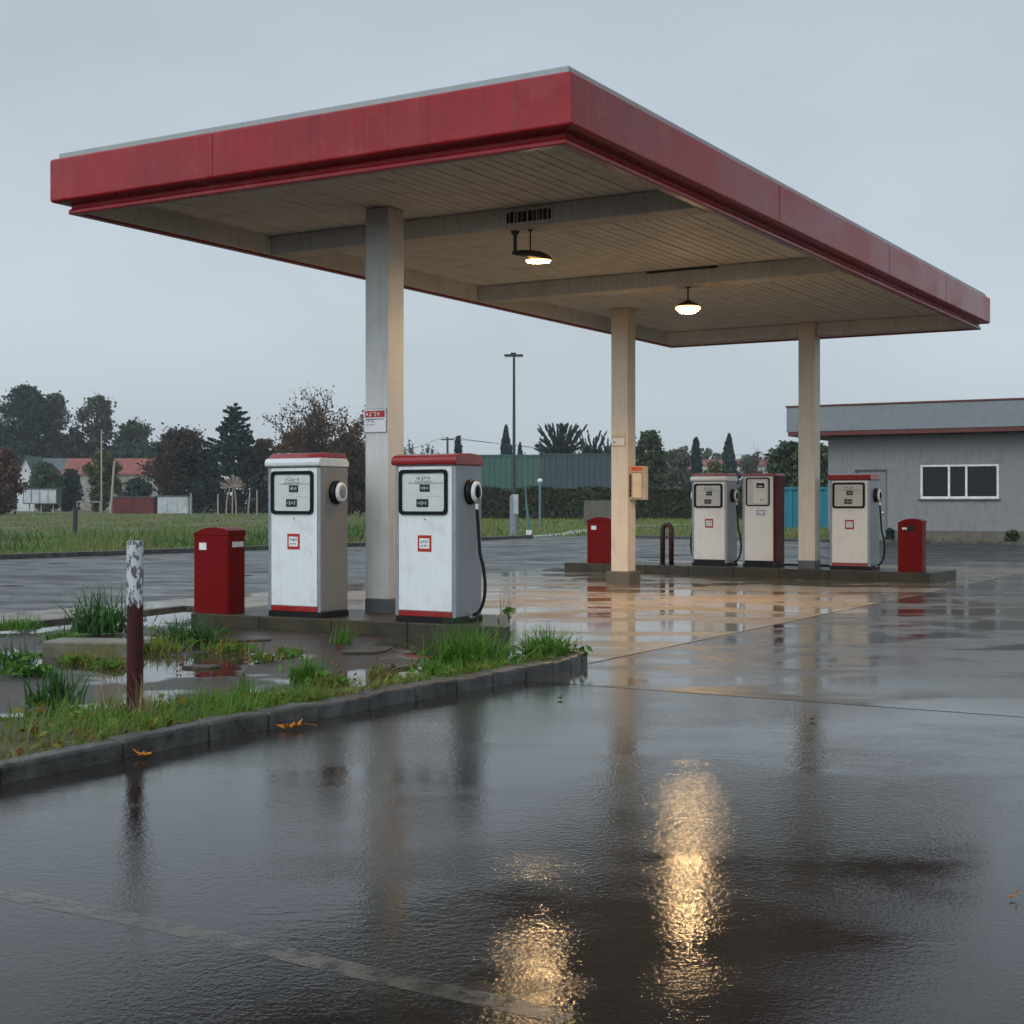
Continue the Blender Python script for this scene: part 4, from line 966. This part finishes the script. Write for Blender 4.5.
wood('woodland', 262, 480, 260, lambda p: 474 + 5 * math.sin(p * .09), 'fol_brown', 6000, 'brown mass of scrub behind the two nearest pumps', 1.1)
tree(2, 512, 449, 170, 40, 'broad', 'fol_rust', 'rust brown leafy tree at the left edge', None, seed=8, cb=.02, n=5000)
tree(46, 510, 464, 225, 36, 'broad', 'fol_mid', 'bushy green shrub in front of the green roofed house', None, 'leafy_shrub', seed=9, cb=.0, n=3800, cat='shrub')
tree(70, 511, 470, 230, 26, 'broad', 'fol_dark', 'dark shrub under the left end of the red roof', None, 'leafy_shrub', seed=10, cb=.0, n=2600, cat='shrub')
tree(102, 511, 452, 215, 34, 'broad', 'fol_yellow', 'yellow green narrow tree in front of the red roof', None, seed=11, cb=.04, n=4600)
tree(137, 511, 480, 235, 34, 'broad', 'fol_dark', 'low rounded dark bush behind the red shed', None, 'leafy_shrub', seed=12, cb=.0, n=2600, cat='shrub')
tree(181, 512, 431, 205, 62, 'broad', 'fol_darkbrown', 'dark brown dense tree behind the white shed', None, seed=13, cb=.0, n=9000, lobes=22)
tree(206, 512, 452, 208, 34, 'broad', 'fol_darkbrown', 'small dark brown tree against the blue black spruce', None, seed=14, cb=.0, n=4500)
tree(234, 512, 403, 195, 96, 'spruce', 'fol_spruce', 'large blue black spruce behind the weedy field', None, 'spruce_tree', seed=15, cb=.04, n=6200, leaf=.36)
tree(264, 512, 440, 200, 40, 'broad', 'fol_brown', 'brown bush right of the large spruce', None, 'leafy_shrub', seed=16, cb=.0, n=4200, cat='shrub')
tree(322, 512, 383, 150, 96, 'bare', 'fol_brown', 'large half bare brown tree behind the first pump', None, 'half_bare_tree', seed=17, n=9000, leaf=.30, lobes=26)
tree(300, 512, 432, 165, 60, 'broad', 'fol_brown', 'brown leafy undergrowth below the half bare tree', None, 'leafy_shrub', seed=18, cb=.0, n=5200, cat='shrub')
tree(348, 512, 438, 168, 56, 'broad', 'fol_darkbrown', 'dark brown undergrowth beside the white column', None, 'leafy_shrub', seed=19, cb=.0, n=5000, cat='shrub')
tree(407, 512, 438, 210, 22, 'bare', 'fol_mid', 'thin upright tree right of the white column', None, 'sparse_tree', seed=20, n=1600, leaf=.35, lobes=15)
tree(428, 512, 441, 215, 22, 'bare', 'fol_mid', 'small sparse tree above the nearest pump cap', None, 'sparse_tree', seed=21, n=1800, leaf=.35, lobes=15)
tree(458, 512, 437, 240, 16, 'spruce', 'fol_spruce', 'small conifer beside the far utility pole', None, 'conifer_tree', seed=22, n=2600, leaf=.45)
tree(506, 512, 427, 230, 14, 'column', 'fol_spruce', 'narrow dark cypress left of the tall street lamp', None, 'cypress_tree', seed=23, n=2600, leaf=.5)
tree(520, 512, 444, 230, 9, 'column', 'fol_spruce', 'short dark cypress right of the tall street lamp', None, 'cypress_tree', seed=24, n=1500, leaf=.45)
tree(560, 512, 426, 215, 48, 'spiky', 'fol_spruce', 'spiky dark pine above the slate blue wall', None, 'pine_tree', seed=25, n=4600, lobes=46, leaf=.30)
tree(592, 512, 432, 220, 30, 'spiky', 'fol_spruce', 'smaller spiky pine left of the cream column', None, 'pine_tree', seed=26, n=1800, lobes=36, leaf=.28)
tree(607, 512, 436, 225, 22, 'spiky', 'fol_spruce', 'spiky pine half hidden by the cream column', None, 'pine_tree', seed=27, n=1500, lobes=30, leaf=.28)
tree(650, 514, 432, 160, 36, 'broad', 'fol_mid', 'bushy olive tree behind the wall cabinet', None, seed=28, cb=.02, n=6000, leaf=.34)
tree(676, 512, 450, 240, 34, 'broad', 'fol_grey', 'hazy rounded tree right of the olive tree', None, seed=29, cb=.0, n=3200)
tree(696, 512, 440, 240, 17, 'spruce', 'fol_spruce', 'left of two far conifers above the cream pumps', None, 'conifer_tree', seed=30, n=3000, leaf=.5)
tree(729, 512, 436, 240, 15, 'column', 'fol_spruce', 'taller dark conifer above the cream box pump', None, 'conifer_tree', seed=31, n=3600, leaf=.55)
tree(714, 513, 462, 190, 26, 'broad', 'fol_yellow', 'low yellow green bush behind the hedge', None, 'leafy_shrub', seed=32, cb=.0, n=2200, cat='shrub')
tree(750, 512, 458, 250, 36, 'broad', 'fol_grey', 'grey bush above the cream box pump', None, 'leafy_shrub', seed=33, cb=.0, n=2600, cat='shrub')
tree(790, 513, 443, 120, 46, 'broad', 'fol_mid', 'mottled green tree left of the last column', None, seed=34, cb=.02, n=5500, leaf=.30)
tree(823, 513, 446, 118, 26, 'broad', 'fol_mid', 'green tree in the gap before the grey building', None, seed=35, cb=.02, n=3200, leaf=.30)
tree(757, 512, 441, 150, 20, 'bare', 'fol_brown', 'thin leaning bare tree above the cream box pump', None, 'bare_sapling', seed=36, n=60, leaf=.2, lobes=10)
p = Vector((17.2, 53.3, 0))
tree(890, 540, 529, 54, 9, 'broad', 'fol_dark', 'small dark bush at the grey building door', None, 'leafy_shrub', seed=37, cb=.0, n=700, leaf=.10, cat='shrub')
tree(1012, 541, 531, 51.7, 14, 'broad', 'fol_mid', 'low green bush under the building window', None, 'leafy_shrub', seed=38, cb=.0, n=900, leaf=.10, cat='shrub')

# clipped hedge
def hedge():
    Y0 = 128.0; x0, x1 = xat(474, Y0), xat(792, Y0); h = 2.75; t = empty('clipped_hedge', ((x0 + x1) / 2, Y0, 0), 0, 'long dark clipped hedge beyond the far grass', 'hedge'); W_ = x1 - x0
    core = MB().span((-W_ / 2, -.55, -.02), (W_ / 2, .55, h - .25)).build('stems', 'fol_darkbrown', t)
    n = 30000; q = np.stack([rng.uniform(-W_ / 2, W_ / 2, n), rng.uniform(-.75, .7, n), rng.uniform(.0, h, n)], 1); k = (np.abs(q[:, 1]) > .45) | (q[:, 2] > h - .35); q = q[k]; q[:, 2] += .10 * np.sin(q[:, 0] * 1.3)
    v, f = quads(q, .27 * rng.uniform(.6, 1.4, len(q))); rawmesh('foliage', v, f, 'fol_hedge', t)
hedge()

# ------------------------------------------------------------------ far buildings, fences, poles
def sheeted(px0, px1, top, Y, mat, label, z_step=0.0):
    x0, x1 = xat(px0, Y), xat(px1, Y); h = zat(top, Y); t = empty('sheet_wall', ((x0 + x1) / 2, Y, 0), 0, label, 'sheet wall'); W_ = x1 - x0
    mb = MB(); n = int(W_ / .55); pr = []
    for i in range(n):                                   # trapezoid ribs
        a = -W_ / 2 + W_ * i / n; s = W_ / n; pr += [(a, 0), (a + s * .55, 0), (a + s * .65, -.10), (a + s * .9, -.10)]
    pr += [(W_ / 2, 0), (W_ / 2, .15), (-W_ / 2, .15)]; mb.prism(pr, -.1, h); mb.build('sheeting', mat, t)
    MB().span((-W_ / 2, -.14, h + .002), (W_ / 2, .2, h + .14)).build('coping', mat, t)
    for i in range(5): x = -W_ / 2 + W_ * (i + .5) / 5; MB().span((x - .1, .152, -.1), (x + .1, .4, h)).build('post', 'steel_grey', t)
sheeted(462, 539.3, 456, 150, 'green_sheet', 'tall green corrugated sheet wall behind the hedge')
sheeted(539.4, 618, 455, 150, 'slate_sheet', 'tall slate blue corrugated sheet wall behind the hedge')
sheeted(781, 829, 489.5, 82, 'blue_sheet', 'low bright blue sheet wall behind the last column')
o = MB().box((0, 0, .8), (2.3, .15, 1.62)).build('concrete_slab_wall', 'panelconc', None, .02, loc=(xat(602, 92), 92, -.02)); tag(o, 'brown grey concrete panel standing on grass left of the cream column', 'panel')

def house(px0, px1, base, eave, ridge, Y, D, wall, roof, label, wins=(), gable=False, split=None, cat='house'):
    x0, x1 = xat(px0, Y), xat(px1, Y); ze, zr = zat(eave, Y), zat(ridge, Y); W_ = x1 - x0; t = empty('house', ((x0 + x1) / 2, Y, 0), 0, label, cat); ov = .4
    b = MB()
    if gable:                                             # gable end faces the viewer
        b.extr([(-W_ / 2, -.1), (W_ / 2, -.1), (W_ / 2, ze), (0, zr - .15), (-W_ / 2, ze)], 0, D, 'y'); b.build('wall', wall, t)
        k = (zr - ze) / (W_ / 2)
        for s in (-1, 1):
            r_ = MB(); r_.extr([(0, zr), (s * (W_ / 2 + ov), ze - k * ov), (s * (W_ / 2 + ov), ze - k * ov + .25), (0, zr + .25)], -ov, D + ov, 'y'); r_.build('roof', roof, t)
    else:
        b.span((-W_ / 2, 0, -.1), (W_ / 2, D, ze)); b.build('wall', wall, t)
        segs = split or ((0, 1, roof),)
        for a, c, m in segs:
            xa, xc = -W_ / 2 - ov + (W_ + 2 * ov) * a, -W_ / 2 - ov + (W_ + 2 * ov) * c
            MB().extr([(-ov, ze + .01), (D / 2, zr), (D + ov, ze + .01), (D + ov, ze + .25), (D / 2, zr + .25), (-ov, ze + .25)], xa + .01, xc - .01).build('roof', m, t)
    for (fx, fz, w, h) in wins:
        wd = MB().box((-W_ / 2 + W_ * fx, -.04, fz), (w + .2, .06, h + .2)).build('window', 'frame_white', t); MB().box((-W_ / 2 + W_ * fx, -.08, fz), (w, .02, h)).build('pane', 'glass', wd)
    return t
house(30, 158, 511, 475, 459, 262, 9, 'house_wall', 'roof_tile', 'long low house with a red tile roof and slate left end', wins=((.30, 4.2, 1.3, 1.4), (.62, 4.2, 1.3, 1.4), (.82, 4.2, 1.3, 1.4), (.93, 4.2, 1.3, 1.4)), split=((0, .25, 'roof_slate'), (.25, 1, 'roof_tile')))
house(17, 34, 511, 476, 457, 240, 8, 'house_white', 'roof_green', 'white gabled house with a green roof at far left', wins=((.5, 4.3, .9, 1.1),), gable=True)
house(660, 700, 512, 470, 462, 300, 10, 'house_wall', 'roof_tile', 'far house with a brownish red roof left of the conifers')
house(700, 770, 512, 466, 460, 310, 10, 'house_white', 'roof_tile', 'far pale house with a red roof behind the conifers')

def shed(px0, px1, base, top, Y, mat, label, panels, legs=False, roof='roof_slate'):
    x0, x1 = xat(px0, Y), xat(px1, Y); W_ = x1 - x0; zt = zat(top, Y); zb = zat(base, Y) if legs else -.05; t = empty('field_shed', ((x0 + x1) / 2, Y, 0), 0, label, 'shed')
    bd = MB().span((-W_ / 2, 0, zb), (W_ / 2, 2.4, zt - .12)).build('body', roof if legs else mat, t, .02)
    for i in range(panels):
        a = -W_ / 2 + .08 + (W_ - .16) * i / panels; c = -W_ / 2 + .08 + (W_ - .16) * (i + 1) / panels
        p = MB().span((a + .05, -.06, zb + .12), (c - .05, -.002, zt - .25)).build('door_panel', mat, t, .01); MB().box(((a + c) / 2 + (c - a) * .35, -.075, (zt + zb) / 2), (.05, .02, .25)).build('handle', 'steel_dark', p)
    MB().span((-W_ / 2 - .12, -.15, zt - .118), (W_ / 2 + .12, 2.55, zt)).build('roof', roof, t)
    if legs:
        for sx in (-.35, 0, .35): MB().span((sx * W_ - .08, .5, -.05), (sx * W_ + .08, .7, zb - .002)).build('leg', 'wood_pale', t)
shed(23, 57, 504, 488, 205, 'shed_white', 'white panelled shed raised on legs at far left', 4, True)
shed(112, 154, 511, 496.5, 188, 'shed_red', 'low dark red shed left of the white shed', 2)
shed(157.5, 188, 511, 495.5, 184, 'shed_white', 'low white shed right of the dark red shed', 3)
def pole(px, top, Y, r, mat, label, name='wooden_post', cat='post', lean=0.0, group=None):
    h = zat(top, Y); o = MB().tube([(0, 0, -.1), (lean * .5, 0, h * .5), (lean, 0, h)], [r, r * .9, r * .8], 8).build(name, mat, None, loc=(xat(px, Y), Y, 0)); return tag(o, label, cat, group)
pole(101.5, 430, 190, .12, 'wood_pale', 'tall thin pale pole left of the red shed', 'thin_pole', 'pole')
pole(110.5, 461, 185, .17, 'wood_pale', 'shorter thick pale pole at the red shed corner', 'thin_pole', 'pole', .5)
o = pole(75, 507, 57, .11, 'steel_dark', 'short dark post standing among weeds beyond the road', 'field_post', 'post')
for i, (px, tp) in enumerate(((191, 493), (218, 494), (248, 492), (257, 490))):
    pole(px, tp, 175, .11, 'wood_pale', ['pale post at the right corner of the white shed', 'pale post left of the spoked ornament', 'pale leaning post right of the spoked ornament', 'pale post nearest the first pump'][i], 'wooden_post', 'post', (0, 0, .25, 0)[i], 'pale posts in front of the spruce')
def ornament():
    Y = 172; X = xat(233, Y); t = empty('spoked_ornament', (X, Y, 0), 0, 'pale spoked flower shaped tree on thin stems before the spruce', 'garden ornament')
    zc = zat(487, Y); r_ = 1.45
    for dx in (-.62, -.05, .30): MB().tube([(dx * 1.3, 0, -.1), (dx * 1.2, 0, zc * .5), (dx * .6, 0, zc - .1)], [.10, .09, .07], 6).build('stem', 'branch_pale', t)
    mb = MB(); rr = random.Random(8)
    for k in range(44):
        a = rr.uniform(-.25, math.pi + .25); b = rr.uniform(-.7, .7); L = r_ * rr.uniform(.65, 1.05); d = Vector((math.cos(a), math.sin(b) * .6, math.sin(a) * .85)); e = d * L
        mb.tube([(0, 0, zc), tuple(Vector((0, 0, zc)) + e * .6), tuple(Vector((0, 0, zc + .12)) + e)], [.05, .045, .06], 5)
        mb.lathe([(.02, -.08), (.11, 0), (.02, .08)], 6, Matrix.Translation(Vector((0, 0, zc + .12)) + e))
    mb.build('spokes', 'branch_pale', t)
ornament()
def rail():
    Y = 180; x0, x1 = xat(77, Y), xat(100, Y); t = empty('field_gate', ((x0 + x1) / 2, Y, 0), 0, 'pale single bar gate left of the thin pale pole', 'gate'); w = (x1 - x0) / 2; z = zat(502, Y)
    MB().tube([(-w, 0, z), (w, 0, z)], .09, 6).build('bar', 'steel_grey', t)
    for s in (-1, 1): MB().tube([(s * w, 0, -.1), (s * w, 0, z + .1)], .09, 6).build('post', 'steel_grey', t)
rail()

def street_lamp():
    Y = 66.5; X = xat(514, Y); t = empty('street_lamp', (X, Y, 0), 0, 'tall dark street lamp with a flat double head beyond the road', 'street lamp'); h = zat(357, Y)
    MB().tube([(0, 0, .9), (0, 0, h)], [.085, .055], 12).build('pole', 'steel_dark', t)
    MB().lathe([(.20, -.1), (.20, 1.72), (.16, 1.80), (.09, 1.84)], 16).build('base_sleeve', 'steel_grey', t)
    MB().span((-.02, -.235, .95), (.20, -.195, 1.85)).build('hatch', 'shed_white', t, .01)
    hd = MB(); hd.span((-.45, -.14, h + .02), (.42, .14, h + .12)); hd.span((-.16, -.10, h + .122), (.10, .10, h + .20)); ho = hd.build('lamp_head', 'steel_dark', t, .03)
    for s in (-.26, .26): MB().span((s - .13, -.11, h + .0), (s + .13, .11, h + .018)).build('lamp_glass', 'frame_white', ho)
street_lamp()
def short_lamp():
    Y = 88; t = empty('path_lamp', (xat(540, Y), Y, 0), 0, 'short blue grey path lamp with a white round head', 'path lamp'); h = zat(483, Y)
    MB().tube([(0, 0, -.1), (0, 0, h)], .075, 10).build('pole', 'bluepole', t)
    MB().lathe([(.05, h), (.14, h + .05), (.17, h + .14), (.12, h + .24), (.02, h + .28)], 14).build('globe', 'frame_white', t, smooth=True)
    Y = 66; t = empty('leaning_pole', (xat(529, Y), Y, 0), 0, 'thin teal pole leaning beside the tall street lamp', 'pole'); h = zat(452, Y)
    MB().tube([(0, 0, -.1), (-.03, 0, .6), (-.13, 0, 1.6), (-.20, 0, h)], [.09, .07, .04, .022], 8).build('pole', 'teal', t); MB().span((-.13, -.13, -.02), (.13, .13, .22)).build('foot', 'frame_white', t, .02)
short_lamp()
def utility():
    Y = 205; t = empty('utility_pole', (xat(447.5, Y), Y, 0), 0, 'far utility pole with a crossarm above the nearest pump', 'utility pole'); h = zat(437, Y)
    MB().tube([(0, 0, -.1), (0, 0, h)], [.2, .15], 8).build('pole', 'steel_dark', t); MB().span((-.95, -.08, h - .45), (.95, .08, h - .28)).build('crossarm', 'steel_dark', t)
    for s in (-.8, .8): MB().lathe([(.06, h - .278), (.09, h - .2), (.05, h - .08)], 8, Matrix.Translation((s, 0, 0))).build('insulator', 'frame_white', t)
    for k, (s, e, lab) in enumerate(((-.8, 30, 'upper overhead wire running from the far utility pole to the right'), (.8, 26, 'lower overhead wire running from the far utility pole to the right'))):
        a = Vector((xat(447.5, Y) + s, Y, h - .08)); b = Vector((xat(447.5, Y) + 62, Y + 40 + 6 * k, h - .6 - 1.2 * k)); pts = [a.lerp(b, i / 16) - Vector((0, 0, 1.5 * math.sin(math.pi * i / 16))) for i in range(17)]
        tag(MB().tube(pts, .028, 4).build('overhead_wire', 'steel_dark'), lab, 'wire')
    pts = [Vector((xat(447.5, Y) - .8, Y, h - .08)).lerp(Vector((xat(360, Y), Y + 20, h - 1.2)), i / 12) - Vector((0, 0, .8 * math.sin(math.pi * i / 12))) for i in range(13)]
    tag(MB().tube(pts, .028, 4).build('overhead_wire', 'steel_dark'), 'overhead wire running from the far utility pole to the left', 'wire')
utility()

# ------------------------------------------------------------------ haze
hz = NT('rain_haze'); hz.n.remove(hz.b); pv = hz.new('ShaderNodeVolumePrincipled'); pv.inputs['Color'].default_value = (.86, .90, .94, 1); pv.inputs['Density'].default_value = .0003; pv.inputs['Anisotropy'].default_value = .2
hz.l.new(pv.outputs[0], hz.out.inputs['Volume']); M['haze'] = hz.m
USE_HAZE = True
if USE_HAZE: tag(MB().span((-930, -70, -1.0), (930, 1530, 30)).build('haze', 'haze'), 'thin grey rain haze filling the air', 'haze', kind='stuff')

# ------------------------------------------------------------------ sky, sun, camera
w = bpy.data.worlds.new('World'); S.world = w; w.use_nodes = True; nt = w.node_tree; bg = nt.nodes['Background']
SUN_AZ = R(215); SUN_EL = R(38)                          # behind and left of the camera, veiled
sky = nt.nodes.new('ShaderNodeTexSky'); sky.sky_type = 'NISHITA'; sky.sun_disc = False; sky.sun_elevation = SUN_EL; sky.sun_rotation = SUN_AZ; sky.air_density = 1.5; sky.dust_density = 4
def wn(k, **kw):
    n = nt.nodes.new(k)
    for a, b in kw.items(): setattr(n, a, b)
    return n
def wmath(op, a, b, cl=False):
    m = wn('ShaderNodeMath', operation=op, use_clamp=cl)
    for i, x in enumerate((a, b)):
        if hasattr(x, 'links'): nt.links.new(x, m.inputs[i])
        else: m.inputs[i].default_value = x
    return m.outputs[0]
tc = wn('ShaderNodeTexCoord'); sep = wn('ShaderNodeSeparateXYZ'); nt.links.new(tc.outputs['Generated'], sep.inputs[0])
rp = wn('ShaderNodeValToRGB'); nt.links.new(sep.outputs[2], rp.inputs[0]); e = rp.color_ramp.elements
e[0].position = 0; e[0].color = (.53, .608, .668, 1); e[1].position = .9; e[1].color = (.315, .368, .425, 1)
m_ = e.new(.14); m_.color = (.53, .606, .668, 1); m_ = e.new(.36); m_.color = (.425, .492, .557, 1)
sd = Vector((math.sin(SUN_AZ) * math.cos(SUN_EL), math.cos(SUN_AZ) * math.cos(SUN_EL), math.sin(SUN_EL)))
dt = wn('ShaderNodeVectorMath', operation='DOT_PRODUCT'); nt.links.new(tc.outputs['Generated'], dt.inputs[0]); dt.inputs[1].default_value = sd
glow = wmath('ADD', wmath('MULTIPLY', wmath('POWER', wmath('MAXIMUM', wmath('MULTIPLY', wmath('ADD', dt.outputs[1], .35), .74), 0.0), 1.3), 1.65), 1.0)   # cloud is brighter towards the hidden sun
mp = wn('ShaderNodeMapping'); mp.inputs['Scale'].default_value = (1, 1, 2.5); nt.links.new(tc.outputs['Generated'], mp.inputs[0])
cn = wn('ShaderNodeTexNoise'); cn.inputs['Scale'].default_value = 2.3; cn.inputs['Detail'].default_value = 4; nt.links.new(mp.outputs[0], cn.inputs[0])
cl = wmath('ADD', wmath('MULTIPLY', cn.outputs[0], .55), .725)
vm = wn('ShaderNodeVectorMath', operation='SCALE'); nt.links.new(rp.outputs[0], vm.inputs[0]); nt.links.new(wmath('MULTIPLY', glow, cl), vm.inputs['Scale'])
vm2 = wn('ShaderNodeVectorMath', operation='SCALE'); nt.links.new(vm.outputs[0], vm2.inputs[0]); vm2.inputs['Scale'].default_value = 10.7
mx = wn('ShaderNodeMix', data_type='RGBA'); mx.inputs[0].default_value = .94; nt.links.new(sky.outputs[0], mx.inputs[6]); nt.links.new(vm2.outputs[0], mx.inputs[7])
nt.links.new(mx.outputs[2], bg.inputs[0]); bg.inputs[1].default_value = .1
sl = bpy.data.lights.new('sun', 'SUN'); sl.energy = .8; sl.angle = R(30); sl.color = (1, .96, .91); so = bpy.data.objects.new('sun', sl); COL.objects.link(so)
so.rotation_euler = (-sd).to_track_quat('-Z', 'Y').to_euler(); so.location = (0, 0, 20)

cam = bpy.data.cameras.new('camera'); cam.sensor_width = 36; cam.lens = F / 1024 * 36; cam.shift_y = (HY - 512) / 1024; cam.clip_end = 4000; cam.clip_start = .05
co = bpy.data.objects.new('camera', cam); COL.objects.link(co); co.location = (0, 0, CH); co.rotation_euler = (R(90), 0, 0); S.camera = co
S.view_settings.view_transform = 'Standard'; S.view_settings.look = 'None'; S.view_settings.exposure = 0; S.view_settings.gamma = 1
S.render.engine = 'CYCLES'; S.cycles.use_denoising = True; S.cycles.sample_clamp_indirect = 6; S.cycles.caustics_reflective = False; S.cycles.caustics_refractive = False
S.cycles.max_bounces = 6; S.cycles.volume_bounces = 0; S.cycles.transparent_max_bounces = 12
